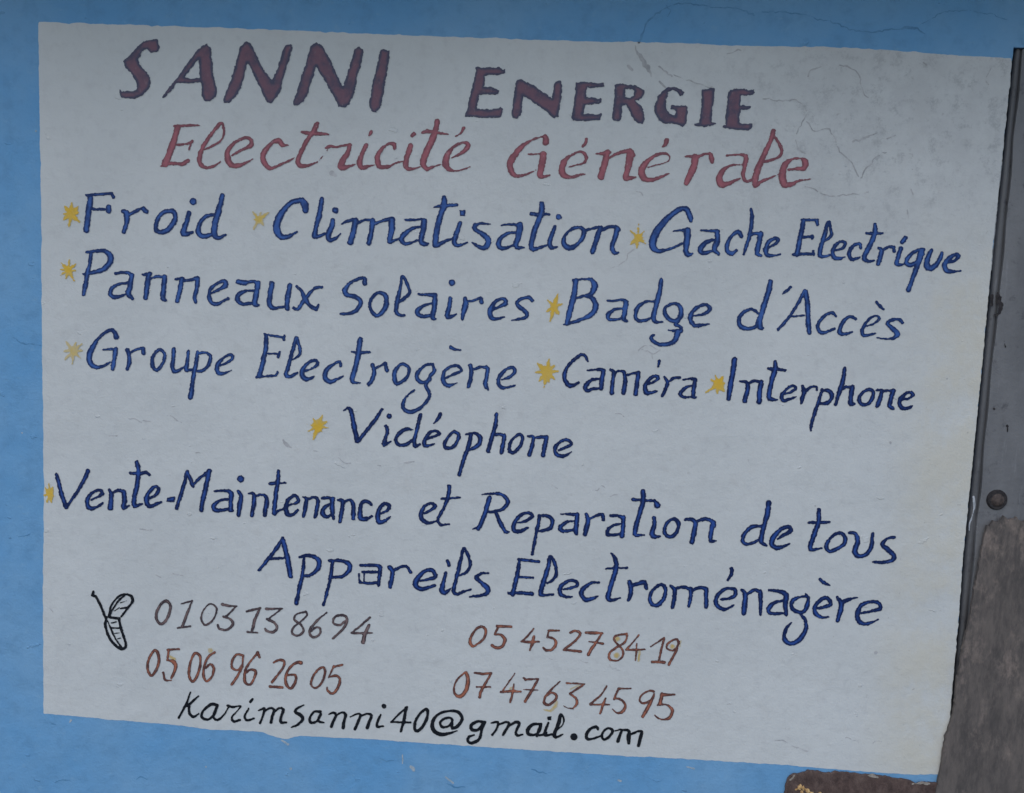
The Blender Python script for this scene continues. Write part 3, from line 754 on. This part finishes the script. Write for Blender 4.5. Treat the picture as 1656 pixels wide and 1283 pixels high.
word('''T 60 730 6
s 190,225,35 220,330,42 250,450,45 285,545,38 ; s 495,190,42 450,290,35 380,410,28 300,520,28
s 530,470,18 590,440,26 635,410,35 610,375,30 540,400,32 490,470,42 500,540,42 550,550,32 640,505,16
s 705,375,28 720,410,40 720,480,45 712,550,50 ; s 740,395,22 790,375,28 840,390,38 ; s 845,390,42 850,470,45 840,550,42 895,525,16
s 970,105,35 985,200,48 970,330,45 945,450,48 945,530,42 1025,510,16 ; l 905,210,22 980,215,30 1060,205,28 1090,225,30
s 1090,455,18 1150,425,28 1185,370,35 1150,340,30 1090,390,38 1060,470,48 1090,530,42 1150,515,32 1205,490,20
p 1265,455 1340,435 1335,485 1255,490
T 270 740 6
s 195,135,28 170,250,38 130,380,36 95,490,30 ; l 200,150,38 255,275,38 ; l 250,270,30 330,190,28 420,125,28 ; s 410,130,42 380,280,45 345,430,45 335,510,35
s 460,325,16 540,320,25 610,330,38 630,370,42 ; s 625,345,45 620,440,42 620,510,40 645,515,15 ; s 600,405,22 520,415,26 455,465,42 470,510,38 550,510,28 610,490,20
s 690,325,28 720,370,42 710,450,45 695,555,40 ; d 717,207,62
s 790,350,16 840,355,38 845,430,42 825,565,35 ; s 865,370,25 930,360,30 970,400,38 960,480,42 950,560,35
s 1080,130,30 1080,220,42 1060,340,40 1040,540,42 1060,525,28 1130,500,18 ; l 1000,255,32 1070,250,28 1155,245,14
s 1185,460,16 1240,445,24 1280,415,32 1240,370,30 1180,410,35 1155,480,38 1170,550,42 1220,555,30 1270,510,20
s 1320,385,18 1355,400,36 1345,480,38 1325,575,32 ; s 1370,405,22 1425,385,28 1465,410,36 1455,490,42 1440,575,35
T 480 760 6
s 245,275,22 310,268,22 345,285,38 ; s 350,275,42 345,370,45 355,470,30 ; s 320,330,18 265,370,32 250,420,45 290,455,32 345,430,22
s 400,295,18 445,300,38 440,380,40 420,500,35 ; s 460,305,22 510,290,28 545,320,40 550,400,42 550,475,35
s 725,335,28 680,305,32 630,320,32 615,400,40 620,470,45 680,475,35 730,450,22
s 820,420,18 880,390,26 900,350,32 850,325,30 800,380,38 785,450,48 800,505,42 860,490,32 905,455,18''',
     'deep_navy', 'blue painted words "Vente-Maintenance"')
word('''T 480 760 6
s 1240,420,16 1300,390,24 1345,350,30 1300,325,25 1240,350,28 1205,420,40 1215,480,40 1270,515,35 1330,505,22
s 1480,160,36 1470,260,38 1420,380,30 1370,480,28 1400,530,28 1480,525,14 ; l 1405,280,18 1480,275,25 1585,268,14 ; l 1330,505,18 1380,485,18''',
     'deep_navy', 'blue painted word "et"', rag=0.7)
word('''T 750 770 6
s 250,210,48 215,330,45 170,450,45 140,510,42 ; s 175,178,14 290,170,28 370,180,32 425,240,42 390,310,35 300,345,28 235,345,18 ; s 310,345,35 350,440,40 400,535,42 440,540,15 ; l 85,515,14 150,495,20
s 510,455,16 590,440,26 665,390,34 630,355,30 550,380,32 490,460,42 490,530,42 560,530,35 620,500,20
s 735,385,30 720,480,34 695,600,32 665,755,25 ; s 735,385,22 810,385,28 860,430,40 840,500,40 760,530,28 705,540,18
s 940,368,14 1020,368,24 1090,375,36 ; s 1100,370,40 1090,460,45 1090,555,42 ; s 1075,435,20 1000,445,28 940,490,42 950,530,35 1020,530,28 1080,515,20
s 1190,370,38 1205,430,48 1190,500,48 1180,565,40 ; s 1220,415,25 1290,380,25 1345,375,32 1355,420,32
T 950 780 6
s 220,325,18 300,325,28 350,345,42 ; s 350,340,45 345,430,42 335,520,45 ; s 335,400,22 260,415,26 200,460,36 195,505,38 260,510,25 330,495,20
s 540,90,45 540,180,50 505,310,46 465,450,46 470,510,42 550,510,16 ; l 445,168,36 530,172,28 650,178,25 ; s 655,185,25 680,225,55
s 645,345,42 650,410,42 625,500,48 650,525,40 705,525,22
o 830,355,28 880,385,38 875,460,38 830,520,38 770,520,36 745,470,36 770,395,30
s 945,360,22 1010,362,35 1045,390,45 1035,470,48 1015,575,50 ; s 1060,378,28 1140,355,35 1200,375,42 1225,420,42 ; s 1220,390,48 1200,480,42 1195,565,42 1245,570,18''',
     'deep_navy', 'blue painted word "Reparation"')
word('''T 1190 790 6
s 318,140,48 300,260,50 265,390,46 245,510,46 295,555,22 ; s 245,365,26 150,375,32 85,440,40 65,510,40 110,540,32 180,520,26 235,490,20
s 400,490,16 470,450,32 535,410,38 510,370,32 430,400,35 360,480,55 350,550,48 420,575,38 520,535,14''',
     'deep_navy', 'blue painted word "de"')
word('''T 1190 790 6
s 808,205,36 800,320,46 765,430,46 725,550,48 740,595,38 830,580,16 ; l 705,330,18 800,330,35 915,325,16
o 990,430,28 1050,460,35 1055,530,38 990,580,34 910,610,34 875,560,38 910,490,28
s 1100,430,30 1160,440,38 1180,510,48 1150,610,50 1190,655,45 1260,640,40 1310,570,38 1325,440,32
s 1540,475,28 1470,485,28 1420,540,34 1470,590,42 1530,650,48 1510,700,38 1420,715,34 1330,715,16''',
     'deep_navy', 'blue painted word "tous"', rag=0.65)
word('''T 400 860 6
s 345,60,25 290,150,34 200,270,32 115,370,28 ; s 350,90,45 380,210,46 400,320,52 420,430,45 ; l 230,262,25 370,255,25
s 550,240,24 540,380,32 510,530,40 475,690,36 ; s 510,245,24 600,230,32 690,270,45 690,350,45 620,415,36 540,430,24
s 830,285,32 810,420,30 780,570,30 740,710,24 ; s 795,280,24 900,280,32 985,310,45 990,370,45 930,430,32 820,445,24
s 1100,325,26 1200,325,30 1270,330,35 1290,370,36 ; s 1290,345,38 1280,430,38 1275,520,28 ; l 1115,390,24 1260,390,28 ; l 1135,395,14 1130,500,14 ; s 1085,410,14 1085,465,18 1110,490,18 ; l 1095,490,22 1180,500,28 1270,490,26
T 600 870 6
s 180,285,42 210,330,42 200,400,44 185,475,42 ; s 220,315,28 290,280,26 340,275,30 385,330,36
s 480,415,22 560,400,26 625,375,40 590,310,38 510,330,38 440,410,55 440,470,48 500,495,36 620,460,24
s 725,340,26 705,420,42 690,500,55 715,530,48 775,490,14 ; s 740,225,35 755,260,32
s 850,370,14 930,325,28 965,250,28 935,150,32 900,100,22 865,240,36 825,400,36 800,510,36 830,545,28 900,520,22 970,497,12
s 1140,340,16 1070,345,28 1020,385,36 1070,430,40 1130,490,48 1120,540,36 1050,560,25 960,570,14''',
     'deep_navy', 'blue painted word "Appareils"')
word('''T 800 880 6
s 240,155,30 225,270,42 195,400,42 175,485,42 ; l 230,150,25 330,160,30 430,170,26 ; l 240,320,28 370,325,25 ; l 135,475,20 240,470,34 360,480,36
s 510,380,14 560,350,25 595,300,32 590,210,32 540,115,25 520,220,48 475,360,46 445,460,46 460,495,34 570,485,18
s 665,440,18 740,425,26 800,400,28 790,360,28 720,355,32 640,410,42 640,480,46 690,510,30 750,510,14
s 1015,372,16 940,375,26 865,425,42 840,480,48 880,540,42 950,525,30 1000,505,14
s 1130,90,14 1165,130,40 1180,220,50 1150,330,48 1115,440,48 1100,520,48 1130,545,32 1220,520,8 ; l 1080,240,16 1180,232,26 1285,230,18
T 1000 900 6
s 105,245,40 120,310,46 115,380,38 95,430,22 ; s 135,285,30 200,260,36 255,250,36 270,310,30
o 420,270,28 455,320,38 440,410,40 380,470,40 325,460,40 305,400,32 340,320,28
s 510,285,22 545,320,42 540,400,42 525,490,36 ; s 570,305,28 640,295,28 695,320,40 ; s 700,315,42 700,400,42 680,480,32 ; s 720,330,28 790,300,32 845,315,40 ; s 850,315,45 850,400,42 850,485,48
s 985,415,16 1060,410,26 1130,380,36 1130,325,36 1060,310,28 985,350,36 945,430,42 970,490,40 1040,510,30 1120,470,14 ; s 1095,115,32 1100,165,34 1060,230,14
s 1195,320,22 1230,360,46 1225,450,48 1215,545,50 ; s 1240,365,28 1320,325,32 1365,340,40 ; s 1375,340,42 1380,430,40 1380,560,24
T 1180 920 6
s 380,205,22 470,215,28 535,240,48 550,290,45 ; s 550,250,50 540,350,50 545,440,38 ; s 510,310,24 430,330,34 375,390,45 390,430,35 460,435,30 535,425,20
s 735,240,14 750,265,30 690,270,24 620,300,36 595,360,32 640,410,36 710,420,36 750,350,42 765,280,32 ; s 680,430,30 735,500,32 735,590,40 680,680,45 600,725,38 535,690,42 530,620,34 560,560,22 600,520,14
s 850,385,20 920,370,32 980,340,34 940,280,36 880,300,34 825,370,42 840,440,45 890,470,30 960,465,12 ; s 875,100,22 910,130,34 970,160,10
s 1045,280,34 1080,330,50 1075,400,46 1045,500,42 ; s 1090,325,36 1160,295,30 1240,278,14
s 1280,430,18 1370,410,26 1460,385,34 1440,330,34 1360,320,28 1270,360,36 1235,450,45 1265,520,45 1340,530,32 1440,490,12''',
     'deep_navy', 'blue painted word "Electroménagère"')
word('''T 130 940 6
l 130,100,22 120,135,28 155,150,26 ; s 150,145,28 200,240,28 250,370,22
s 280,340,20 300,240,22 370,150,22 440,125,24 500,150,28 505,200,26 460,260,24 400,340,20 ; s 430,140,16 370,190,22 300,300,18 285,340,16 ; l 280,350,24 380,360,26
s 255,350,28 245,430,26 280,540,28 340,620,28 400,655,32 440,640,28 435,580,24 400,470,28 375,370,24 ; s 265,380,14 300,470,16 350,570,16 400,640,18
l 300,405,12 350,395,14 ; l 300,450,14 380,455,14 ; l 335,505,10 385,500,10 ; l 355,560,10 395,550,10 ; l 390,265,14 450,255,18 ; l 390,210,8 450,190,8 ; l 330,290,8 380,255,8''',
     'black', 'small black line drawing of a telephone with an aerial', 'telephone_drawing', 0.4)
word('''T 130 940 6
o 835,190,28 875,240,28 850,350,28 790,415,28 740,370,28 745,290,30 790,215,26
l 975,220,12 1085,190,20 ; l 1085,190,18 1035,320,26 990,440,28 ; l 945,455,18 1070,435,18
o 1290,225,16 1325,270,16 1290,370,18 1215,425,20 1175,370,22 1190,290,18 1245,225,16
l 1380,225,30 1450,240,20 1520,240,14 ; l 1515,240,14 1430,330,20 1390,350,16 ; s 1390,345,22 1460,370,28 1480,420,26 1420,470,26 1350,460,26 1335,425,20
T 350 950 6
l 295,232,22 430,200,22 ; l 425,200,24 375,310,30 345,430,26 ; l 305,432,22 400,440,16
l 485,208,28 640,205,12 ; l 630,210,12 500,310,16 ; s 490,305,24 560,340,28 590,390,28 550,435,28 490,420,28 475,400,20
s 870,235,18 780,260,18 755,310,22 820,360,22 845,420,22 800,465,20 740,450,22 745,390,20 820,330,16 880,270,18 870,235,18
s 1070,245,16 990,310,20 920,390,24 905,450,26 950,485,24 1005,450,22 1005,395,20 960,390,16 915,430,16
s 1265,310,18 1200,365,22 1135,345,24 1150,285,20 1230,270,24 1270,310,26 1230,400,24 1130,495,22
s 1490,290,20 1400,370,22 1315,440,24 ; l 1310,440,22 1420,445,30 1515,440,16 ; l 1480,370,32 1440,450,40 1425,530,42''',
     'umber', 'dark brown phone number right of the telephone drawing', 'phone_number', 0.45)
word('''T 740 990 6
o 240,140,26 275,180,30 250,260,26 190,310,18 150,330,30 120,290,32 140,220,26 190,155,22
l 385,135,30 520,140,22 ; l 400,130,20 365,205,22 ; s 360,215,18 420,220,24 460,265,34 430,335,28 370,345,32 335,320,32
l 740,160,16 680,230,20 620,285,22 ; l 620,285,20 700,290,30 790,285,18 ; l 740,235,24 725,300,34 700,370,20
l 880,178,20 985,178,16 ; l 885,180,18 870,245,18 ; s 870,240,18 930,255,24 955,300,30 920,360,28 860,370,24 830,345,22
s 1095,200,24 1140,180,24 1190,205,28 1150,270,24 1040,355,24 ; l 1030,365,22 1195,380,28
l 1245,198,30 1405,205,22 ; l 1400,205,22 1340,300,26 1290,370,32 1270,410,30 ; l 1275,285,16 1410,305,22
T 900 1000 7.327
s 830,180,26 700,210,26 690,270,26 780,370,26 780,450,26 720,500,22 630,485,28 630,410,28 700,350,26 800,290,26 835,220,26 830,180,26
l 975,195,20 900,290,22 830,370,30 ; l 825,370,28 920,372,32 1045,368,20 ; l 950,300,20 945,400,24 935,495,24
l 1115,335,14 1200,280,20 1275,230,22 ; l 1275,235,26 1240,370,28 1210,510,26 ; l 1135,515,34 1275,520,34
s 1430,335,18 1380,380,22 1310,360,24 1310,310,24 1380,255,26 1430,250,28 1450,300,28 ; l 1450,270,24 1420,380,30 1330,550,32''',
     'brown', 'brown phone number in the upper row on the right', 'phone_number', 0.45)
word('''T 220 1030 6
o 180,130,26 220,175,28 215,280,26 155,375,28 115,320,26 120,230,26
l 310,125,22 420,118,20 ; l 320,120,22 305,225,22 ; s 310,225,22 370,245,45 385,300,36 345,400,22 ; s 265,345,18 285,415,24 345,420,14
o 585,155,26 625,200,26 615,320,26 560,430,26 520,390,28 520,290,26 550,190,24
s 765,150,26 710,185,28 670,260,24 655,370,28 685,430,26 740,380,26 755,300,30 720,265,24 680,300,20
s 1040,180,24 980,170,26 935,230,26 935,300,26 990,320,20 1030,270,20 ; l 1040,180,20 1035,290,20 980,390,26 930,460,26
l 1200,200,18 1180,150,28 ; s 1185,150,24 1110,240,20 1060,330,28 1060,440,28 1110,460,24 1150,390,26 1160,330,28 1110,315,20 1070,350,18
s 1335,250,20 1390,225,24 1440,240,26 1420,310,24 1320,440,26 ; l 1300,480,28 1420,490,26
s 1600,250,40 1570,245,26 1510,280,26 1460,360,28 1455,450,32 1500,500,28 1545,440,30 1545,370,26 1470,370,18
T 420 1040 6
o 620,235,22 635,290,22 600,390,22 540,435,24 500,400,24 520,320,22 570,255,20
l 715,230,24 805,210,22 ; l 720,220,20 670,335,18 ; s 675,330,20 740,315,24 780,350,26 760,430,24 710,490,28 660,460,24 655,430,16''',
     'brown', 'brown phone number in the lower row on the left', 'phone_number', 0.45)
word('''T 720 1070 6
s 195,100,18 120,170,18 85,250,20 100,320,26 150,335,38 205,270,42 220,170,42 205,105,28
l 285,110,22 370,120,24 450,110,14 ; l 445,115,18 390,210,26 340,300,30 335,345,30 ; l 305,245,18 440,245,20
l 675,115,12 560,280,18 ; l 540,295,20 640,285,28 735,290,20 ; l 665,215,14 655,300,24 630,395,22
l 760,155,18 780,175,24 905,165,16 ; l 900,170,20 840,280,28 775,385,30 ; l 760,270,14 900,275,12
s 1115,190,14 1030,270,20 970,340,24 960,400,28 1000,420,26 1070,370,28 1075,320,28 1030,300,22 985,330,20
l 1180,208,20 1355,215,12 ; l 1345,220,18 1210,310,22 ; s 1210,310,24 1270,360,28 1275,410,28 1240,455,16 ; s 1240,455,10 1190,450,8 1145,425,8
T 900 1080 7.327
l 595,215,22 530,320,22 400,430,26 ; l 400,435,22 540,435,28 625,435,16 ; l 580,360,22 550,440,36 515,540,28
l 730,245,28 880,245,16 ; l 735,245,26 680,370,26 ; s 680,360,20 760,375,26 815,440,32 790,510,40 720,535,32 665,490,14
s 1150,280,32 1100,270,24 1010,320,22 985,390,24 1040,420,26 1130,370,24 1155,310,28 ; l 1150,330,36 1090,460,44 1020,575,44
l 1245,320,44 1400,315,22 ; l 1250,310,40 1225,430,45 ; s 1200,440,22 1300,435,24 1370,500,40 1340,590,38 1270,610,18 1210,600,20 1165,560,10''',
     'brown', 'brown phone number in the lower row on the right', 'phone_number', 0.45)
marks('paint_smear', parse('''T 720 1070 6
s 975,470,22 1030,480,34 1080,445,34 1085,400,22 ; s 1215,265,20 1290,235,14 ; l 640,250,14 610,290,10
T 900 1000 7.327
l 985,370,30 978,440,40 972,500,34 ; s 1470,270,20 1460,340,20 ; d 720,240,60 ; d 710,440,70 ; d 1370,330,60
T 220 1030 6
d 725,130,46 ; s 330,190,24 370,215,30'''), M['ochre'], sign, 0.0007, 0.8)
word('''T 270 1110 6
l 230,55,16 190,170,22 115,305,18 ; l 305,95,16 200,190,22 ; s 215,190,24 220,260,26 260,295,24 310,265,14
s 490,180,26 430,175,30 350,240,20 340,300,24 400,320,24 460,270,24 490,190,22 ; s 480,200,20 450,290,20 490,325,24 550,280,16 600,200,14
s 590,185,24 640,200,20 715,190,14 680,240,10 630,300,16 650,340,24 710,325,20
s 795,210,14 755,290,22 780,330,24 845,310,16 ; s 830,125,24 810,150,22
s 890,235,14 930,215,22 950,220,24 930,290,22 905,355,22 ; s 950,240,14 1000,210,18 1040,225,28 1020,300,28 1010,350,28 ; s 1050,245,16 1090,210,18 1130,225,28 1105,310,26 1110,350,28 1160,350,18
s 1330,180,10 1270,210,24 1245,245,28 1300,280,36 1320,320,28 1270,370,22 1205,398,10
s 1490,245,28 1430,245,18 1385,310,26 1400,350,26 1450,340,20 1490,280,26 1490,250,24 ; s 1490,265,20 1470,335,28 1525,350,14
T 450 1120 6
s 490,210,12 540,195,22 560,220,24 530,290,28 515,330,28 ; s 560,225,18 620,190,20 655,215,28 635,290,28 630,340,32
s 700,235,12 770,205,18 800,215,20 780,270,28 745,355,28 ; s 800,230,16 860,205,18 905,220,26 880,290,28 865,340,34
s 995,215,20 965,280,24 960,330,26 1020,325,16 ; d 1025,130,42
l 1250,140,18 1170,210,20 1095,285,14 ; l 1095,285,18 1285,290,18 ; l 1240,150,32 1220,270,30 1190,375,20
o 1440,160,28 1445,240,28 1390,345,30 1335,370,30 1325,300,28 1370,210,22
T 620 1130 6
s 715,310,12 640,335,24 560,345,36 490,310,38 475,240,36 520,160,26 620,120,22 720,125,30 765,190,32 720,265,32 670,285,30 665,250,28 660,190,24 600,190,24 550,230,24 575,275,24 640,260,22 670,210,24
s 980,225,26 910,220,28 850,260,30 860,300,28 920,300,24 970,240,26 ; s 985,225,26 955,300,26 930,390,28 860,430,32 820,410,24 830,370,26 880,350,14
s 1045,235,12 1110,225,22 1100,290,22 1055,350,24 ; s 1120,250,18 1190,225,20 1220,240,26 1190,300,26 1160,350,24 ; s 1230,255,18 1290,225,26 1320,240,24 1285,320,26 1300,355,26 1350,345,14
T 800 1130 6
s 430,245,22 370,250,28 320,300,36 330,345,28 400,345,22 440,300,24 450,245,22 ; l 440,260,24 410,360,26 ; s 410,355,24 460,350,22 500,330,22
s 520,235,24 490,310,26 490,355,26 555,345,20 ; p 510,175 548,172 545,205 515,205
s 610,300,10 660,250,12 670,190,14 640,155,28 620,240,36 580,340,32 590,375,28 660,345,12
d 768,368,66
s 1000,295,22 985,270,28 930,290,26 890,345,30 900,390,28 960,385,22 1030,360,14
o 1105,285,22 1145,310,26 1110,370,26 1060,395,26 1040,360,24 1060,310,20
s 1170,310,12 1230,300,20 1215,350,26 1195,410,32 ; s 1230,300,18 1300,310,30 1300,370,42 1300,430,30 ; s 1330,340,24 1390,315,22 1425,320,28 1415,370,34 1395,455,28''',
     'black', 'black painted email address along the lower edge', 'email_address', 0.35, 0.15)

# yellow star bullets
def star(cx, cy, core, rays, ink, label, sy=1.0):
    core *= 0.9
    st = [('s', np.array([(cx, cy - core * 0.2 * sy, core), (cx + 0.5, cy + core * 0.2 * sy, core)]))]
    for a, r, w in rays:
        a = math.radians(a)
        st.append(('s', np.array([(cx + math.cos(a) * core * .4, cy + math.sin(a) * core * .4 * sy, w * 1.35),
                                  (cx + math.cos(a) * r * .62, cy + math.sin(a) * r * .62 * sy, w * .8),
                                  (cx + math.cos(a) * r, cy + math.sin(a) * r * sy, 0.35)])))
    film('star_bullet', st, M[ink], sign, LIFT, 1.1, 0.4, label=label)
star(115, 346, 7.5, [(-85, 18, 3), (-45, 17, 3.4), (-10, 14, 3), (45, 19, 3.4), (98, 22, 2.4), (140, 17, 3), (180, 12, 2), (-130, 17, 3.6)], 'yellow', 'yellow star before "Froid"')
star(419, 355, 6, [(-35, 20, 3), (-130, 15, 2.6), (-75, 11, 2), (50, 12, 2.4), (120, 18, 2), (175, 11, 2)], 'pale_yellow', 'faint yellow star before "Climatisation"')
star(1032, 385, 6.5, [(-88, 20, 1.2), (-45, 15, 2), (-140, 17, 1.6), (35, 14, 2.6), (100, 14, 2.8), (145, 15, 2.8), (0, 8, 2)], 'yellow', 'yellow star before "Gache"', 1.15)
star(111, 437, 6.5, [(-85, 20, 1.8), (-40, 15, 2.6), (-135, 17, 2.4), (62, 19, 2.4), (105, 14, 2), (150, 16, 1.6), (188, 15, 1.4), (5, 12, 2)], 'yellow', 'yellow star before "Panneaux"')
star(896, 496, 6, [(-70, 20, 3), (-15, 16, 2.6), (-140, 14, 2.4), (55, 14, 3), (108, 20, 2.6), (150, 14, 2.6)], 'yellow', 'tall yellow star before "Badge"', 1.2)
star(119, 568, 7.5, [(-75, 17, 2), (-40, 18, 2.2), (-128, 20, 2), (-5, 16, 2), (45, 17, 1.6), (95, 20, 1.8), (135, 19, 1.8), (178, 15, 1.6)], 'pale_yellow', 'faded yellow star before "Groupe"')
star(884, 602, 9.5, [(-78, 22, 3.4), (-40, 15, 2.6), (-5, 19, 2.4), (40, 18, 3), (75, 18, 2), (100, 26, 2.6), (130, 19, 2.4), (180, 18, 2), (-138, 21, 3.6)], 'yellow', 'bright yellow star before "Caméra"')
star(1162, 622, 8.5, [(-60, 18, 3), (-110, 16, 2.4), (-145, 15, 2.4), (-10, 11, 3), (50, 15, 3), (100, 16, 2.4), (148, 24, 2.6)], 'yellow', 'yellow star before "Interphone"')
star(514, 689, 9, [(-68, 20, 2.4), (-25, 16, 2.4), (10, 17, 1.8), (55, 15, 2.4), (108, 23, 3), (150, 18, 1.6), (188, 17, 1.6), (-120, 15, 3)], 'yellow', 'yellow star before "Vidéophone"')
star(80.5, 799, 6, [(-95, 14, 2), (-60, 12, 2.4), (-130, 11, 2.4), (20, 8, 2), (75, 13, 2.6), (110, 12, 2.4), (170, 9, 2)], 'yellow', 'narrow yellow star at the border before "Vente"', 1.25)

# ------------------------------------------------------------------ steel door frame on the right
frame = thing('steel_door_frame', (1.62, 0.01, 0), 'dark grey steel door frame standing right of the white sign', 'door frame')
SEAM = [(1655, 77), (1650, 130), (1640, 220), (1634, 300), (1626, 380), (1618, 470), (1608, 560), (1598, 660), (1591, 740), (1586, 800), (1580, 850), (1574, 920), (1567, 1000), (1556, 1120), (1546, 1230), (1540, 1300)]
def lerp_edge(E, y):
    for (x0, y0), (x1, y1) in zip(E[:-1], E[1:]):
        if y0 <= y <= y1: return x0 + (x1 - x0) * (y - y0) / (y1 - y0)
    return E[-1][0]
bm = bmesh.new()
prof = []
for y in np.linspace(78, 1299, 70):
    xe, xs_ = lerp_edge(EDGE, min(y, 1289)), lerp_edge(SEAM, y)
    w = xs_ - xe
    prof.append([bm.verts.new(at(xe - 22, y, 0.045)), bm.verts.new(at(xe + 2.0, y, 0.040)), bm.verts.new(at(xe + 0.06 * w + 0.6, y, 0.012)),
                 bm.verts.new(at(xe + 0.45 * w, y, 0.006)), bm.verts.new(at(xe + 0.75 * w, y, 0.008)), bm.verts.new(at(xs_ - 1, y, 0.013)), bm.verts.new(at(xs_ + 5, y, 0.022))])
last = prof[-1]
prof.append([bm.verts.new((v.co.x - 0.10, v.co.y, 0.0)) for v in last])
for a, b in zip(prof[:-1], prof[1:]):
    for k in range(6):
        bm.faces.new((a[k], a[k + 1], b[k + 1], b[k]))
bm_obj('edge_trim', bm, M['dark_steel'], frame, True)
pts = [at(lerp_edge(SEAM, y) + 0.8 * math.sin(y * .05), y, 0.004) for y in np.linspace(79, 1299, 60)]
pts.append(Vector((pts[-1].x - 0.10, 0.004, 0)))
z0 = pts[0].z
pts = pts + [Vector((2.25, 0.004, 0)), Vector((2.25, 0.004, z0))]
slab('steel_sheet', pts, 0.030, M['steel'], frame, 0.0012)
c = at(1612, 808.5, 0.004)
px = 0.001
bm = bmesh.new()
bmesh.ops.create_cone(bm, cap_ends=True, segments=40, radius1=0.0165, radius2=0.0145, depth=0.004, matrix=Matrix.Translation(c + Vector((0, -0.002, 0))) @ Matrix.Rotation(math.pi / 2, 4, 'X'))
washer = bm_obj('bolt', bm, M['dark_rust'], frame)
bm = bmesh.new()
bmesh.ops.create_uvsphere(bm, u_segments=32, v_segments=16, radius=0.0105, matrix=Matrix.Translation(c + Vector((0, -0.003, 0))) @ Matrix.Diagonal((1, 0.45, 1, 1)))
bm_obj('bolt_head', bm, M['rust'], washer, True)
marks('paint_scuff', parse('''T 1400 0 3.055
s 690,800,10 682,890,18 690,960,14 670,1020,16 655,1100,20 645,1180,22 640,1230,14
T 1456 400 3.21
s 498,0,26 492,60,34 486,110,20 ; s 478,420,8 470,520,10 462,640,7'''), M['scuff'], frame, -0.0120, 1.2)
film('paint_drip', parse('''T 1456 750 4.275
s 515,235,14 520,280,22 518,315,14 510,350,7 498,390,9 488,420,10 485,470,7'''), M['drip'], frame, -0.0050, 0.5)
marks('stain', parse('''T 1456 400 3.21
s 515,250,20 520,300,26 515,345,22 495,355,14 ; s 480,250,14 478,300,14 ; d 490,840,14 ; s 560,930,10 562,960,8 ; s 545,490,6 550,520,5'''), M['dark_rust'], frame, -0.0035, 0.9)

# ------------------------------------------------------------------ leaning plank and beam end
plank = thing('weathered_plank', at(1590, 1283, -0.01), 'weathered grey brown plank leaning on the steel frame below the rusty bolt', 'plank')
lft = [(1597, 850), (1595, 860), (1589, 886), (1580, 932), (1573, 972), (1566, 1014), (1558, 1045), (1548, 1104), (1543, 1152), (1531, 1188), (1526, 1215), (1522, 1241), (1515, 1275), (1509, 1310), (1490, 1420)]
rgt = [(1760, 1420), (1730, 1283), (1722, 1150), (1715, 1000), (1710, 900), (1704, 858)]
topj = [(1704, 858), (1690, 846), (1674, 850), (1664, 841), (1655, 846), (1645, 838), (1632, 842), (1624, 836), (1615, 845), (1607, 843), (1601, 852), (1597, 850)]
loop = jag(lft, 5, 0.7, 21)[:-1] + [lft[-1]] + jag(rgt, 8, 0.6, 22)[:-1] + jag(topj, 3, 0.9, 23)[:-1]
slab('board', [at(x, y, -0.009) for x, y in loop], 0.0075, M['plank'], plank, 0.0006)
beam = thing('beam_end', at(1400, 1283, -0.02), 'dark brown broken beam end under the lower right corner of the white sign', 'beam')
tp = [(1266, 1330), (1268, 1290), (1272, 1262), (1281, 1253), (1295, 1251), (1308, 1247), (1328, 1249), (1338, 1252), (1350, 1249), (1375, 1251), (1400, 1254), (1425, 1255), (1445, 1259),
      (1468, 1262), (1482, 1268), (1500, 1266), (1518, 1268), (1520, 1330)]
loop = jag(tp, 4, 0.9, 31) + [(1520, 1420), (1266, 1420)]
slab('beam_face', [at(x, y, -0.006) for x, y in loop], 0.0052, M['beam'], beam, 0.0010)
marks('plaster_crumb', parse('''T 0 0 1
s 1402,1251,3 1410,1252,6 1418,1254,3 ; s 1474,1264,2 1486,1265,5 1500,1264,3 ; s 1277,1258,3 1283,1252,3'''), M['crumb'], beam, 0.0070, 0.8)
r = random.Random(5)
bm = bmesh.new()
for cx, cy, s in ((1293, 1273, 4.2), (1299, 1275, 3.2), (1306, 1279, 4.0), (1312, 1283, 3.0), (1326, 1283, 2.4), (1297, 1281, 2.6), (1288, 1277, 2.2)):
    p = at(cx, cy, -0.0065)
    g = bmesh.ops.create_icosphere(bm, subdivisions=2, radius=s * 0.001, matrix=Matrix.Translation(p) @ Matrix.Rotation(r.uniform(0, 3), 4, 'Y') @ Matrix.Diagonal((1.2, 0.6, 0.8, 1)))
    for v in g['verts']: v.co += Vector((r.uniform(-1, 1), r.uniform(-.4, .4), r.uniform(-1, 1))) * s * 0.00025
bm_obj('splinters', bm, M['splinter'], beam)

# ------------------------------------------------------------------ render
scene.render.resolution_x, scene.render.resolution_y = 1024, 793
scene.render.engine = 'CYCLES'
